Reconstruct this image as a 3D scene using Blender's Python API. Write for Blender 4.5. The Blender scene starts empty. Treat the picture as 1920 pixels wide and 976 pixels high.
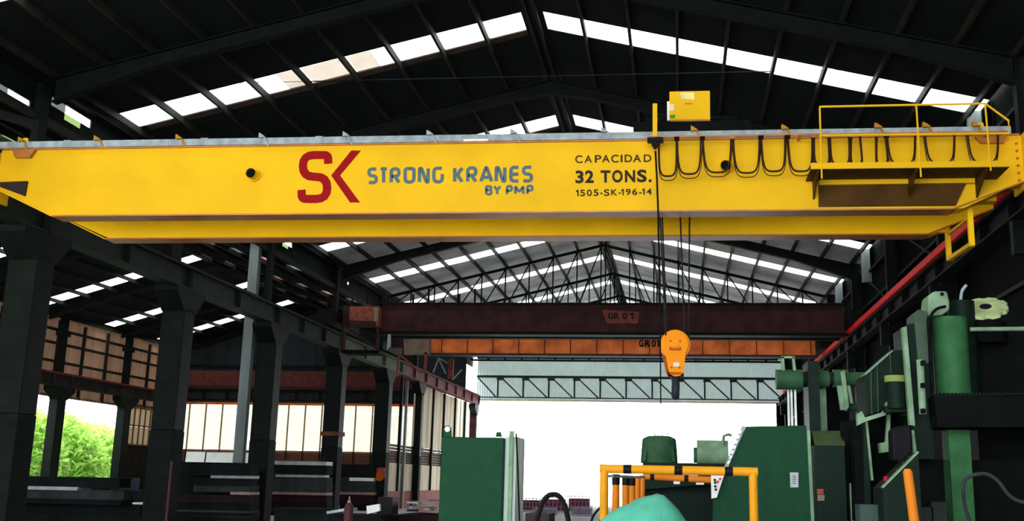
import bpy, bmesh, math, random
from mathutils import Vector, Matrix
random.seed(7)
SC = bpy.context.scene
COL = SC.collection
# ------------------------------------------------------------------ camera
F, CX, CY = 2065.15, 1044.30, 432.62            # pixels of the 1920x976 frame
YAW, PITCH, ROLL, EYE = -0.1120, 0.2239, 0.0189, 1.6
def _axes():
    f = Vector((math.sin(YAW), math.cos(YAW), 0)); r = Vector((math.cos(YAW), -math.sin(YAW), 0)); u = Vector((0, 0, 1))
    c, s = math.cos(PITCH), math.sin(PITCH); f, u = f*c + u*s, u*c - f*s
    c, s = math.cos(ROLL), math.sin(ROLL); r, u = r*c + u*s, u*c - r*s
    return r, u, f
AR, AU, AF = _axes()
cd = bpy.data.cameras.new('camera'); cam = bpy.data.objects.new('camera', cd); COL.objects.link(cam)
cam.matrix_world = Matrix(((AR.x, AU.x, -AF.x, 0), (AR.y, AU.y, -AF.y, 0), (AR.z, AU.z, -AF.z, EYE), (0, 0, 0, 1)))
cd.sensor_width = 36; cd.lens = F*36/1920; cd.shift_x = (960-CX)/1920; cd.shift_y = (CY-488)/1920
cd.clip_start = 0.1; cd.clip_end = 600
SC.camera = cam
# ------------------------------------------------------------------ sky and exposure
w = bpy.data.worlds.new('overcast_sky'); SC.world = w; w.use_nodes = True
w.node_tree.nodes['Background'].inputs[0].default_value = (0.93, 0.98, 1.0, 1)
w.node_tree.nodes['Background'].inputs[1].default_value = 1.0
SC.view_settings.view_transform = 'Standard'; SC.view_settings.look = 'None'
SC.view_settings.gamma = 1; SC.view_settings.exposure = 3.0
SC.cycles.use_denoising = True
SC.cycles.max_bounces = 8; SC.cycles.transparent_max_bounces = 12
SC.cycles.sample_clamp_indirect = 6
def daylight_portal(name, loc, rot, sx, sy):
    # tells the renderer where the sky comes in: emits nothing itself
    l = bpy.data.lights.new(name, 'AREA'); l.shape = 'RECTANGLE'; l.size = sx; l.size_y = sy; l.cycles.is_portal = True
    o = bpy.data.objects.new(name, l); o.location = loc; o.rotation_euler = rot; COL.objects.link(o)

# ------------------------------------------------------------------ helpers
def ray(x, y): return AR*((x-CX)/F) + AU*(-(y-CY)/F) + AF
def P(x, y, Y=None, X=None, Z=None):
    """the point seen at pixel x,y on the real plane Y=, X= or Z="""
    d = ray(x, y)
    t = Y/d.y if Y is not None else X/d.x if X is not None else (Z-EYE)/d.z
    return Vector((d.x*t, d.y*t, d.z*t+EYE))
MATS = {}
def mat(name, col, rough=0.6, metal=0.0, var=0.25, scale=3.0, bump=0.0, spec=0.06, streak=False, dirt=None):
    if name in MATS: return MATS[name]
    m = bpy.data.materials.new(name); m.use_nodes = True; nt = m.node_tree; b = nt.nodes['Principled BSDF']
    b.inputs['Roughness'].default_value = rough; b.inputs['Metallic'].default_value = metal
    b.inputs['Specular IOR Level'].default_value = spec
    tc = nt.nodes.new('ShaderNodeTexCoord'); n = nt.nodes.new('ShaderNodeTexNoise')
    n.inputs['Scale'].default_value = scale; n.inputs['Detail'].default_value = 5
    src = tc.outputs['Object']
    if streak:
        mp = nt.nodes.new('ShaderNodeMapping'); mp.inputs['Scale'].default_value = (1, 1, 0.12)
        nt.links.new(src, mp.inputs[0]); src = mp.outputs[0]
    nt.links.new(src, n.inputs['Vector'])
    mx = nt.nodes.new('ShaderNodeMix'); mx.data_type = 'RGBA'
    d = dirt or tuple(c*(1-var) for c in col)
    mx.inputs[6].default_value = (*d, 1)
    mx.inputs[7].default_value = (*[min(1, c*(1+var*0.6)) for c in col], 1)
    rp = nt.nodes.new('ShaderNodeMapRange'); rp.inputs[1].default_value = 0.3; rp.inputs[2].default_value = 0.7
    nt.links.new(n.outputs[0], rp.inputs[0]); nt.links.new(rp.outputs[0], mx.inputs[0])
    nt.links.new(mx.outputs[2], b.inputs['Base Color'])
    if bump:
        bp = nt.nodes.new('ShaderNodeBump'); bp.inputs['Strength'].default_value = bump; bp.inputs['Distance'].default_value = 0.02
        n2 = nt.nodes.new('ShaderNodeTexNoise'); n2.inputs['Scale'].default_value = scale*8
        nt.links.new(tc.outputs['Object'], n2.inputs['Vector'])
        nt.links.new(n2.outputs[0], bp.inputs['Height']); nt.links.new(bp.outputs[0], b.inputs['Normal'])
    MATS[name] = m; return m
def sheet_mat(name, tint, through, diffuse=0.25):
    """translucent daylight sheet: lets the sky through, tinted and dimmed"""
    if name in MATS: return MATS[name]
    m = bpy.data.materials.new(name); m.use_nodes = True; nt = m.node_tree; nt.nodes.clear()
    o = nt.nodes.new('ShaderNodeOutputMaterial'); t = nt.nodes.new('ShaderNodeBsdfTransparent'); d = nt.nodes.new('ShaderNodeBsdfTranslucent')
    mx = nt.nodes.new('ShaderNodeMixShader'); mx.inputs[0].default_value = diffuse
    c = tuple(math.sqrt(through*v) for v in tint)
    t.inputs[0].default_value = (*c, 1)
    n = nt.nodes.new('ShaderNodeTexNoise'); n.inputs['Scale'].default_value = 2.5
    tc = nt.nodes.new('ShaderNodeTexCoord'); nt.links.new(tc.outputs['Object'], n.inputs['Vector'])
    q = nt.nodes.new('ShaderNodeMix'); q.data_type = 'RGBA'; q.inputs[6].default_value = (*[v*0.85 for v in c], 1); q.inputs[7].default_value = (*c, 1)
    nt.links.new(n.outputs[0], q.inputs[0]); nt.links.new(q.outputs[2], d.inputs[0]); nt.links.new(q.outputs[2], t.inputs[0])
    nt.links.new(t.outputs[0], mx.inputs[1]); nt.links.new(d.outputs[0], mx.inputs[2]); nt.links.new(mx.outputs[0], o.inputs[0])
    MATS[name] = m; return m

class MB:
    def __init__(s): s.v = []; s.f = []
    def add(s, vs, fs):
        b = len(s.v); s.v += [Vector(v) for v in vs]; s.f += [tuple(b+i for i in f) for f in fs]; return s
    def box(s, x0, x1, y0, y1, z0, z1):
        x0, x1 = sorted((x0, x1)); y0, y1 = sorted((y0, y1)); z0, z1 = sorted((z0, z1))
        return s.add([(x0,y0,z0),(x1,y0,z0),(x1,y1,z0),(x0,y1,z0),(x0,y0,z1),(x1,y0,z1),(x1,y1,z1),(x0,y1,z1)],
                     [(0,3,2,1),(4,5,6,7),(0,1,5,4),(1,2,6,5),(2,3,7,6),(3,0,4,7)])
    def prism(s, poly, d):
        """polygon of 3D points pushed along vector d"""
        n = len(poly); d = Vector(d); a = [Vector(p) for p in poly]
        return s.add(a + [p+d for p in a], [tuple(range(n)), tuple(range(2*n-1, n-1, -1))] + [(i, (i+1) % n, n+(i+1) % n, n+i) for i in range(n)])
    def xz(s, poly, y0, y1): return s.prism([(x, y0, z) for x, z in poly], (0, y1-y0, 0))
    def yz(s, poly, x0, x1): return s.prism([(x0, y, z) for y, z in poly], (x1-x0, 0, 0))
    def px(s, pts, Y, depth): return s.prism([P(x, y, Y=Y) for x, y in pts], (0, depth, 0))
    def bar(s, a, b, w, h=None, up=(0, 0, 1)):
        a, b = Vector(a), Vector(b); h = h or w; d = (b-a).normalized(); u = Vector(up)
        if abs(d.dot(u)) > 0.95: u = Vector((0, 1, 0))
        r = d.cross(u).normalized(); u = r.cross(d)
        c = [r*w/2+u*h/2, -r*w/2+u*h/2, -r*w/2-u*h/2, r*w/2-u*h/2]
        return s.prism([a+k for k in c], b-a)
    def tube(s, pts, r, n=8, cap=True):
        pts = [Vector(p) for p in pts]; m = len(pts); rr = r if isinstance(r, (list, tuple)) else [r]*m
        t = (pts[1]-pts[0]).normalized(); u = Vector((0, 0, 1)) if abs(t.z) < 0.9 else Vector((1, 0, 0))
        vs = []
        for i, p in enumerate(pts):
            t = (pts[min(i+1, m-1)]-pts[max(i-1, 0)]).normalized()
            a = t.cross(u).normalized(); u = a.cross(t).normalized()
            vs += [p + (a*math.cos(2*math.pi*k/n) + u*math.sin(2*math.pi*k/n))*rr[i] for k in range(n)]
        fs = [(i*n+k, i*n+(k+1) % n, (i+1)*n+(k+1) % n, (i+1)*n+k) for i in range(m-1) for k in range(n)]
        if cap: fs += [tuple(range(n-1, -1, -1)), tuple((m-1)*n+k for k in range(n))]
        return s.add(vs, fs)
    def cyl(s, a, b, r, r2=None, n=20): return s.tube([a, b], [r, r if r2 is None else r2], n)
    def lathe(s, base, prof, n=24):
        """profile of (radius, z) about the vertical through base"""
        base = Vector(base); m = len(prof)
        vs = [base + Vector((r*math.cos(2*math.pi*k/n), r*math.sin(2*math.pi*k/n), z)) for r, z in prof for k in range(n)]
        fs = [(i*n+k, i*n+(k+1) % n, (i+1)*n+(k+1) % n, (i+1)*n+k) for i in range(m-1) for k in range(n)]
        return s.add(vs, fs + [tuple(range(n-1, -1, -1)), tuple((m-1)*n+k for k in range(n))])
    def ibeam(s, a, b, h, w, tf=0.03, tw=0.02, up=(0, 0, 1)):
        a, b = Vector(a), Vector(b); d = (b-a).normalized(); u = Vector(up); r = d.cross(u).normalized(); u = r.cross(d)
        q = [(-w/2,h/2),(w/2,h/2),(w/2,h/2-tf),(tw/2,h/2-tf),(tw/2,-h/2+tf),(w/2,-h/2+tf),(w/2,-h/2),(-w/2,-h/2),(-w/2,-h/2+tf),(-tw/2,-h/2+tf),(-tw/2,h/2-tf),(-w/2,h/2-tf)]
        return s.prism([a+r*x+u*z for x, z in q], b-a)
    def build(s, name, m, parent=None, smooth=False, bevel=0):
        me = bpy.data.meshes.new(name); bm = bmesh.new(); o0 = Vector((0, 0, 0))
        p = parent
        while p is not None: o0 += p.location; p = p.parent
        vs = [bm.verts.new(v-o0) for v in s.v]
        for f in s.f:
            try: bm.faces.new([vs[i] for i in f])
            except ValueError: pass
        bmesh.ops.recalc_face_normals(bm, faces=bm.faces)
        bm.to_mesh(me); bm.free(); me.materials.append(m)
        o = bpy.data.objects.new(name, me); COL.objects.link(o); o.parent = parent
        if smooth:
            for q in me.polygons: q.use_smooth = True
            me.set_sharp_from_angle(angle=0.7)
        if bevel:
            b = o.modifiers.new('bevel', 'BEVEL'); b.width = bevel; b.segments = 2; b.limit_method = 'ANGLE'
        return o
    def solo(s, name, m, label, cat, group=None, smooth=False, bevel=0):
        """one-mesh thing with its origin at its base"""
        xs = [v.x for v in s.v]; ys = [v.y for v in s.v]; c = Vector(((min(xs)+max(xs))/2, (min(ys)+max(ys))/2, min(v.z for v in s.v)))
        s.v = [v-c for v in s.v]; o = s.build(name, m, None, smooth, bevel); o.location = c; tag(o, label, cat, group); return o
def tag(o, label, cat, group=None, kind=None):
    if label: o['label'] = label
    if cat: o['category'] = cat
    if group: o['group'] = group
    if kind: o['kind'] = kind
def thing(name, label, cat, loc=(0, 0, 0), group=None):
    o = bpy.data.objects.new(name, None); COL.objects.link(o); o.location = loc; o.empty_display_size = 0.2; tag(o, label, cat, group); return o
def struct(name, mb, m):
    o = mb.build(name, m); o['kind'] = 'structure'; return o
def copy_part(o, parent, loc):
    c = o.copy(); COL.objects.link(c); c.parent = parent; c.location = loc; return c
def rounded(pts, r, n=4):
    out = []
    pts = [Vector(p) for p in pts]
    for i, p in enumerate(pts):
        if i in (0, len(pts)-1): out.append(p); continue
        a, b = pts[i-1]-p, pts[i+1]-p; k = min(r, a.length*0.5, b.length*0.5); a = p+a.normalized()*k; b = p+b.normalized()*k
        for j in range(n+1):
            t = j/n; out.append(a*(1-t)**2 + p*2*t*(1-t) + b*t*t)
    return out

# ------------------------------------------------------------------ materials
M_sheet_dark = mat('dark_roof_sheet', (0.0095, 0.0125, 0.013), 0.8, var=0.3, scale=0.6)
M_sheet_pale = mat('pale_lit_roof_sheet', (0.62, 0.65, 0.67), 0.6, var=0.35, scale=0.7)  # far sheets paler: light from the doorway is put into their colour
M_purlin = mat('dusty_purlin_steel', (0.022, 0.024, 0.018), 0.6, var=0.4, scale=2)
M_rafter = mat('dark_rafter_steel', (0.0062, 0.008, 0.0078), 0.6, var=0.3)
M_col = mat('dark_green_column_paint', (0.0055, 0.0085, 0.0062), 0.6, var=0.4, scale=2, bump=0.1)
M_col_low = mat('grey_concrete_foot', (0.0075, 0.0092, 0.0090), 0.8, var=0.35, scale=4, bump=0.2)
M_beam = mat('grimy_green_beam_paint', (0.014, 0.021, 0.016), 0.55, var=0.4, scale=1.5)
M_maroon = mat('rusty_maroon_paint', (0.04, 0.014, 0.014), 0.6, var=0.4, scale=2)
M_orange_old = mat('faded_orange_crane_paint', (0.8, 0.19, 0.045), 0.6, var=0.35, scale=1.5, dirt=(0.50, 0.11, 0.03))
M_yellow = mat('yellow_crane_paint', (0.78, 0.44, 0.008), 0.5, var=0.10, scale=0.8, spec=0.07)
M_yellow2 = mat('yellow_crane_paint_brightened', (0.98, 0.56, 0.008), 0.5, var=0.10, scale=0.8, spec=0.07)  # brighter copy of the crane yellow, makes up for shade on the rear girder
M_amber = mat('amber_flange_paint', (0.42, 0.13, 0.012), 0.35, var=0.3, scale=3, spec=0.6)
M_rail = mat('pale_steel_rail', (0.30, 0.35, 0.36), 0.55, var=0.3, scale=6)
M_white = mat('white_paint', (0.75, 0.76, 0.74), 0.6, var=0.1)
M_black = mat('black_rubber', (0.006, 0.006, 0.0065), 0.5)
M_rope = mat('greased_wire_rope', (0.022, 0.022, 0.022), 0.5)
M_cable = mat('brown_black_cable_sheath', (0.035, 0.016, 0.008), 0.5)
M_red_logo = mat('dark_red_lettering', (0.27, 0.003, 0.004), 0.5, var=0.05)
M_grey_logo = mat('slate_blue_lettering', (0.085, 0.135, 0.15), 0.5, var=0.1)
M_ink = mat('black_lettering', (0.03, 0.02, 0.012), 0.5, var=0.1)
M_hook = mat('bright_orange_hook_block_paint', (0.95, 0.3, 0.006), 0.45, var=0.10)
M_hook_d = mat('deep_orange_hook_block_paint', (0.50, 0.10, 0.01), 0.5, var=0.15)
M_dark = mat('dark_machine_iron', (0.0042, 0.005, 0.005), 0.7, spec=0.03)
M_hookst = mat('forged_hook_steel', (0.035, 0.042, 0.055), 0.4)
M_red = mat('red_conductor_bar_paint', (0.95, 0.022, 0.022), 0.5, var=0.15)
M_wall_dark = mat('dark_wall_sheet', (0.004, 0.0048, 0.005), 0.9, var=0.3, spec=0.03)
M_gable = mat('pale_green_grey_corrugated_sheet', (0.36, 0.42, 0.41), 0.6, var=0.15, scale=1)
M_truss = mat('grey_door_truss_steel', (0.03, 0.034, 0.034), 0.6)
M_brown = mat('brown_weathered_sheet', (0.34, 0.2, 0.13), 0.8, var=0.5, scale=1.2, streak=True)
M_beige = mat('beige_stained_sheet', (0.74, 0.62, 0.46), 0.75, var=0.35, scale=1.5, streak=True)
M_louvre = mat('rusty_brown_louvre', (0.17, 0.075, 0.05), 0.7, var=0.3)
M_brick = mat('dim_brick_plinth', (0.022, 0.018, 0.015), 0.9, var=0.4, scale=5)
M_redbase = mat('red_painted_plinth', (0.26, 0.055, 0.05), 0.7, var=0.25)
M_floor = mat('worn_concrete_floor', (0.42, 0.42, 0.4), 0.85, var=0.3, scale=0.8, bump=0.1)
M_yard = mat('pale_yard_ground', (0.45, 0.44, 0.40), 0.9, var=0.2, scale=0.2)
M_green = mat('cabinet_green_paint', (0.006, 0.045, 0.02), 0.5, var=0.15, scale=6, bump=0.08)
M_green_dk = mat('dark_machine_green', (0.005, 0.014, 0.009), 0.5, var=0.25, scale=4)
M_green_md = mat('machine_green_paint', (0.03, 0.085, 0.04), 0.5, var=0.3, scale=4)
M_green_lt = mat('pale_machine_green', (0.18, 0.29, 0.18), 0.5, var=0.3, scale=5)
M_steel = mat('bright_worn_steel', (0.45, 0.50, 0.47), 0.4, metal=0.5, var=0.3)
M_beam_dk = mat('dark_stock_steel', (0.008, 0.01, 0.0105), 0.92, var=0.4, scale=2)
M_beam_gr = mat('grey_stock_steel', (0.03, 0.036, 0.038), 0.92, var=0.4, scale=2)
M_beam_lt = mat('pale_stock_steel', (0.34, 0.37, 0.37), 0.45, var=0.3, scale=2)
M_beam_mr = mat('primer_red_stock_steel', (0.018, 0.01, 0.01), 0.92, var=0.3, scale=2)
M_beam_pk = mat('pinkish_stock_steel', (0.30, 0.20, 0.19), 0.6, var=0.3, scale=2)
M_guard = mat('guard_rail_yellow_paint', (0.6, 0.25, 0.01), 0.4, var=0.15)
M_guard_o = mat('guard_rail_orange_paint', (0.55, 0.16, 0.012), 0.45, var=0.15)
M_tarp = mat('turquoise_tarpaulin', (0.085, 0.40, 0.28), 0.55, var=0.3, scale=3, bump=0.3)
M_leaf = mat('sunny_leaf_green', (0.42, 0.68, 0.16), 0.6, var=0.5, scale=1.5)
M_pipe = mat('pale_grey_pipe', (0.17, 0.20, 0.20), 0.5, var=0.3, streak=True)
M_orange_sign = mat('orange_sign_disc', (0.48, 0.085, 0.005), 0.6)
M_red_sign = mat('faded_red_sign', (0.30, 0.06, 0.045), 0.6)
M_crate = mat('red_lattice_paint', (0.2, 0.03, 0.06), 0.6)
M_timber = mat('tan_cab_panel', (0.22, 0.16, 0.12), 0.7, var=0.3)
M_flash = mat('pinkish_lit_sheet_lap', (0.075, 0.050, 0.042), 0.8, var=0.3)  # daylight on the sheet lap is put into its colour
S_sky = sheet_mat('clear_rooflight_sheet', (1, 1, 1), 0.70)
S_warm = sheet_mat('peach_rooflight_sheet', (1, 0.84, 0.68), 0.15)
S_green = sheet_mat('yellow_green_rooflight_sheet', (0.72, 1, 0.34), 0.14)
S_pink = sheet_mat('pink_rooflight_sheet', (1, 0.42, 0.36), 0.16)
S_grey = sheet_mat('grimy_wall_light_sheet', (0.85, 1, 0.95), 0.05)
S_cream = sheet_mat('cream_glazing_sheet', (1, 0.95, 0.80), 0.21, 0.3)
S_tan = sheet_mat('tan_glazing_sheet', (1, 0.68, 0.40), 0.075, 0.5)

def thin(m, tint, amount):
    """thin glass-fibre sheet: a little daylight comes through"""
    nt = m.node_tree; b = nt.nodes['Principled BSDF']; t = nt.nodes.new('ShaderNodeBsdfTranslucent'); x = nt.nodes.new('ShaderNodeMixShader')
    q = nt.nodes.new('ShaderNodeMix'); q.data_type = 'RGBA'; q.blend_type = 'MULTIPLY'; q.inputs[0].default_value = 1; q.inputs[7].default_value = (*tint, 1)
    src = b.inputs['Base Color'].links[0].from_socket; sc = nt.nodes.new('ShaderNodeMix'); sc.data_type = 'RGBA'; sc.inputs[0].default_value = 0.5; sc.inputs[7].default_value = (1, 1, 1, 1)
    nt.links.new(src, sc.inputs[6]); nt.links.new(sc.outputs[2], q.inputs[6]); nt.links.new(q.outputs[2], t.inputs[0])
    x.inputs[0].default_value = amount; nt.links.new(b.outputs[0], x.inputs[1]); nt.links.new(t.outputs[0], x.inputs[2]); nt.links.new(x.outputs[0], nt.nodes['Material Output'].inputs[0])
thin(M_gable, (0.84, 1, 0.96), 0.085); thin(M_brown, (1, 0.60, 0.40), 0.032); thin(M_leaf, (0.75, 1, 0.35), 0.45); thin(M_beige, (1, 0.85, 0.62), 0.05)
# ------------------------------------------------------------------ the building
XL, XC, XR, ZR, SL = -15.4, -3.9, 7.6, 14.10, 0.24
LX, LC, LZ, LS = -34.5, -25.0, 13.0, 0.295              # the bay on the other side of the columns
Y0, Y1 = -10.0, 84.0
def roof(x): return ZR - SL*abs(x-XC)
def lroof(x): return LZ - LS*abs(x-LC)
FR = [0.1, 8.2, 16.3, 24.4, 32.5, 40.6, 48.7, 56.8, 64.9, 73.0, 81.1]
STRIPS = [-4.0, 3.8, 11.6, 19.6, 27.6, 36.2, 45.1, 53.0, 60.3, 68.2, 76.0]
SW = 1.2
struct('floor', MB().box(-34.8, 8.4, Y0, Y1+0.4, -0.2, 0), M_floor)
yard = MB().box(-34.8, 40, Y1+0.4, 190, -0.3, -0.05).box(-90, -34.8, -30, 190, -0.3, -0.05)
o = yard.build('ground_outside', M_yard); o['kind'] = 'structure'
# main roof: one sheet run on each slope between two rooflight strips
def slope_sheet(mb, xa, xb, f, y0, y1, t=0.03):
    mb.prism([(xa, y0, f(xa)), (xb, y0, f(xb)), (xb, y1, f(xb)), (xa, y1, f(xa))], (0, 0, t))
ceil = MB()
edges = [Y0] + [e for s in STRIPS for e in (s, s+SW)] + [Y1]
cuts = []
for k in range(0, len(edges), 2): cuts.append((edges[k], edges[k+1]))
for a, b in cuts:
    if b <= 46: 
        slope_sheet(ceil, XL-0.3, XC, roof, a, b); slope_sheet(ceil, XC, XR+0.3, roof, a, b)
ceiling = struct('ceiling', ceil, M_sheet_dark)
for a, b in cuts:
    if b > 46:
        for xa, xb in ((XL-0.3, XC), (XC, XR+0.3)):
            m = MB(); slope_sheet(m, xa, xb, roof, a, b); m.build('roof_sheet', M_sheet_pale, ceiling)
PX_ = [XC + s*(0.12 + 1.265*i) for s in (-1, 1) for i in range(10)]
for x in PX_:
    MB().box(x-0.04, x+0.04, Y0, Y1, roof(x)-0.20, roof(x)-0.005).build('purlin', M_purlin, ceiling)
MB().box(XC-0.30, XC+0.30, Y0, Y1, ZR-0.10, ZR-0.02).build('ridge_sheet', M_rafter, ceiling)
# rooflight panels, one between each pair of purlins
for s in STRIPS:
    for sd in (-1, 1):
        for i in range(9):
            xa = XC + sd*(0.12+1.265*i+0.055); xb = XC + sd*(0.12+1.265*(i+1)-0.055)
            m = S_sky
            if s == 27.6 and sd == -1 and i == 4: m = S_warm
            pb = MB()
            if s == 27.6 and sd == -1 and i in (3, 5):        # two panels are half clear, half peach
                xm = xa+(xb-xa)*(0.45 if i == 3 else 0.5)
                slope_sheet(pb, xa, xm-0.01, roof, s+0.03, s+SW-0.03, 0.012); pb.build('rooflight_panel', S_sky if i == 3 else S_warm, ceiling)
                pb = MB(); slope_sheet(pb, xm+0.01, xb, roof, s+0.03, s+SW-0.03, 0.012); pb.build('rooflight_panel', S_warm if i == 3 else S_sky, ceiling)
                continue
            slope_sheet(pb, xa, xb, roof, s+0.03, s+SW-0.03, 0.012)
            pb.build('rooflight_panel', m, ceiling)
    if 20 < s < 40:
        m = MB(); slope_sheet(m, XL+0.2, XC-0.3, lambda x: roof(x)-0.015, s+SW, s+SW+0.34, 0.012); m.build('sheet_lap', M_flash, ceiling)
# rafters: solid tapered frames near, open trusses further in
for k, y in enumerate(FR):
    if y < 50:
        for sd in (-1, 1):
            xe = XC + sd*11.45
            m = MB(); zt = lambda x: roof(x)-0.21
            m.xz([(XC, zt(XC)), (xe, zt(xe)), (xe, zt(xe)-0.62), (XC+sd*9.0, zt(XC+sd*9.0)-0.36), (XC+sd*1.2, zt(XC+sd*1.2)-0.34), (XC, zt(XC)-0.44)], y-0.02, y+0.02)
            lo = [(XC, zt(XC)-0.44), (XC+sd*1.2, zt(XC+sd*1.2)-0.34), (XC+sd*9.0, zt(XC+sd*9.0)-0.36), (xe, zt(xe)-0.62)]
            for (xa, za), (xb, zb) in zip(lo, lo[1:]): m.bar((xa, y, za), (xb, y, zb), 0.26, 0.03)
            m.bar((XC, y, zt(XC)), (xe, y, zt(xe)), 0.26, 0.03)
            m.build('rafter', M_rafter, ceiling)
    else:
        m = MB(); zb = 10.35
        for sd in (-1, 1):
            m.bar((XC, y, roof(XC)-0.28), (XC+sd*11.4, y, roof(XC+sd*11.4)-0.28), 0.12, 0.14)
            xs = [XC + sd*(0.12+1.265*i) for i in range(10)]
            for i, x in enumerate(xs):
                m.bar((x, y, roof(x)-0.3), (x, y, zb), 0.07, 0.07)
                if i: m.bar((x, y, zb), (xs[i-1], y, roof(xs[i-1])-0.3), 0.06, 0.06)
        m.bar((XL, y, zb), (XR, y, zb), 0.12, 0.14)
        m.build('roof_truss', M_rafter, ceiling)
for y, z in ((28.6, 12.55), (33.4, 12.3)):
    MB().tube([(XL, y, z), (XR, y, z)], 0.016, 6).build('tie_rod', M_rafter, ceiling)
MB().box(XL-0.35, XL-0.1, Y0, Y1, 11.0, 11.25).build('eaves_gutter', M_rafter, ceiling)

# right wall, its light sheets and columns
rw = MB().box(8.0, 8.1, Y0, Y1, 0, 11.4)
wall_right = struct('wall_right', rw, M_wall_dark)
for z in (2.2, 4.2, 6.2, 9.0, 10.3): MB().box(7.86, 8.0, Y0, Y1, z, z+0.10).build('girt', M_rafter, wall_right)
for s in STRIPS:
    if 20 < s < 60: MB().box(7.93, 7.97, s, s+SW*0.8, 10.35, 11.30).build('wall_light_panel', S_grey, wall_right)
    if 20 < s < 60: MB().box(7.60, 7.98, s+0.9, s+1.1, 9.9, 11.3).build('downpipe', M_pipe, wall_right)
for i, y in enumerate(FR[2:]):
    t = thing('wall_column', 'dark steel wall column on the crane side wall, %s' % ['beside the yellow crane end', 'first past the yellow crane', 'second past the yellow crane', 'third past the yellow crane', 'at the maroon crane end', 'just past the maroon crane', 'past the orange crane', 'second from the gable', 'nearest the gable'][i], 'column', (7.75, y, 0))
    m = MB().ibeam((7.75, y, 0), (7.75, y, 11.2), 0.40, 0.26, up=(1, 0, 0)); m.build('shaft', M_rafter, t)
    MB().yz([(y-0.12, 7.35), (y+0.12, 7.35), (y+0.12, 6.6), (y-0.12, 6.6)], 7.25, 7.6).build('bracket', M_rafter, t)
    if i < 8: MB().bar((7.88, y, 7.9), (7.88, y+8.1, 10.9), 0.05, 0.05).build('brace', M_purlin, t)

# runway beam and red conductor bar on the right
t = thing('runway_beam', 'dark steel runway beam along the side wall under the red bar', 'beam', (7.45, 37, 7.4))
MB().ibeam((7.45, Y0, 7.67), (7.45, 83.5, 7.67), 0.52, 0.40, 0.04, 0.03).build('girder', M_rafter, t)
st = MB()
for k in range(34): st.box(7.27, 7.44, 3+2.4*k, 3.03+2.4*k, 7.45, 7.89)
st.build('stiffeners', M_rafter, t)
MB().box(7.41, 7.49, Y0, 83.5, 7.93, 8.05).build('crane_rail', M_rafter, t)
cb = MB().box(7.13, 7.22, Y0, 78, 7.93, 8.13)
cb.solo('conductor_bar', M_red, 'long straight red conductor bar running along the dark side wall', 'bar')

# gable wall: ribbed sheet above the wide doorway
def ribbed(mb, xa, xb, z0, ztop, y, pitch=0.19, amp=0.035, axis='x'):
    n = max(2, int(abs(xb-xa)/pitch)); h = []
    for i in range(n*2+1):
        x = xa+(xb-xa)*i/(n*2); d = amp if (i//1) % 2 else 0
        h.append((x, y+d))
    vs = []; fs = []
    for x, yy in h:
        zt = ztop(x) if callable(ztop) else ztop; zz = z0(x) if callable(z0) else z0
        vs += [(x, yy, zz), (x, yy, zt)] if axis == 'x' else [(yy, x, zz), (yy, x, zt)]
    for i in range(len(h)-1): fs.append((2*i, 2*i+2, 2*i+3, 2*i+1))
    mb.add(vs, fs)
m = MB(); ribbed(m, XL, 8.05, 7.62, lambda x: roof(x), 84.0)
wall_back = struct('wall_back', m, M_gable)
MB().box(7.2, 8.1, 83.9, 84.2, 0, 7.62).build('jamb_sheet', M_wall_dark, wall_back)
MB().box(XL, 7.3, 83.9, 84.05, 7.55, 7.66).build('lintel', M_beige, wall_back)
MB().box(XL, 7.4, 83.72, 83.84, 9.30, 9.48).build('truss_chord', M_truss, wall_back)
MB().box(XL, 7.4, 83.72, 83.84, 7.78, 7.86).build('truss_chord', M_truss, wall_back)
for i in range(12):
    x = -15.7+1.96*(i+1); m = MB()
    m.box(x-0.06, x+0.06, 83.72, 83.84, 7.8, 9.4).box(x-0.1, x+0.45, 83.70, 83.74, 9.1, 9.4)
    m.build('truss_post', M_truss, wall_back)
    MB().bar((x-1.7 if i else XL+0.1, 83.78, 9.3), (x-0.15, 83.78, 7.85), 0.10, 0.10).build('truss_brace', M_truss, wall_back)
MB().box(XL, 7.4, 83.6, 83.9, 10.75, 11.1).build('girt', M_truss, wall_back)

# left wall, beyond the columns: brown sheets, open bays onto the shrubs, tan glazing
WL = MB()
ribbed(WL, -2, 74, 5.75, 10.4, -34.62, 0.42, 0.05, 'y'); ribbed(WL, -2, 49.5, 1.3, 5.75, -34.62, 0.42, 0.05, 'y'); ribbed(WL, 71.2, 74, 1.3, 5.75, -34.62, 0.42, 0.05, 'y')
wall_left = struct('wall_left', WL, M_brown)
MB().box(-34.75, -34.5, -2, 74, 0, 1.35).box(-34.75, -34.5, 66.0, 74, 1.35, 3.4).build('plinth', M_brick, wall_left)
for z, mt in ((5.68, M_brown), (7.55, M_purlin), (8.55, M_purlin), (9.3, M_purlin)): MB().box(-34.5, -34.38, -2, 74, z, z+0.14).build('girt', mt, wall_left)
for i in range(8): MB().box(-34.5, -34.36, 52.5+2.7*i, 52.66+2.7*i, 5.7, 9.9).build('wall_stud', M_purlin, wall_left)
win = MB()
for i in range(7): win.box(-34.5, -34.40, 66.2+0.72*i, 66.27+0.72*i, 3.4, 5.9)
for z in (3.36, 4.55, 5.85): win.box(-34.5, -34.40, 66.2, 71.2, z, z+0.09)
window_1 = struct('window_1', win, M_louvre)
for i in range(6):
    for z0, z1 in ((3.45, 4.54), (4.64, 5.84)):
        MB().box(-34.47, -34.44, 66.28+0.72*i, 66.91+0.72*i, z0, z1).build('pane', S_tan, window_1)
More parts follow.
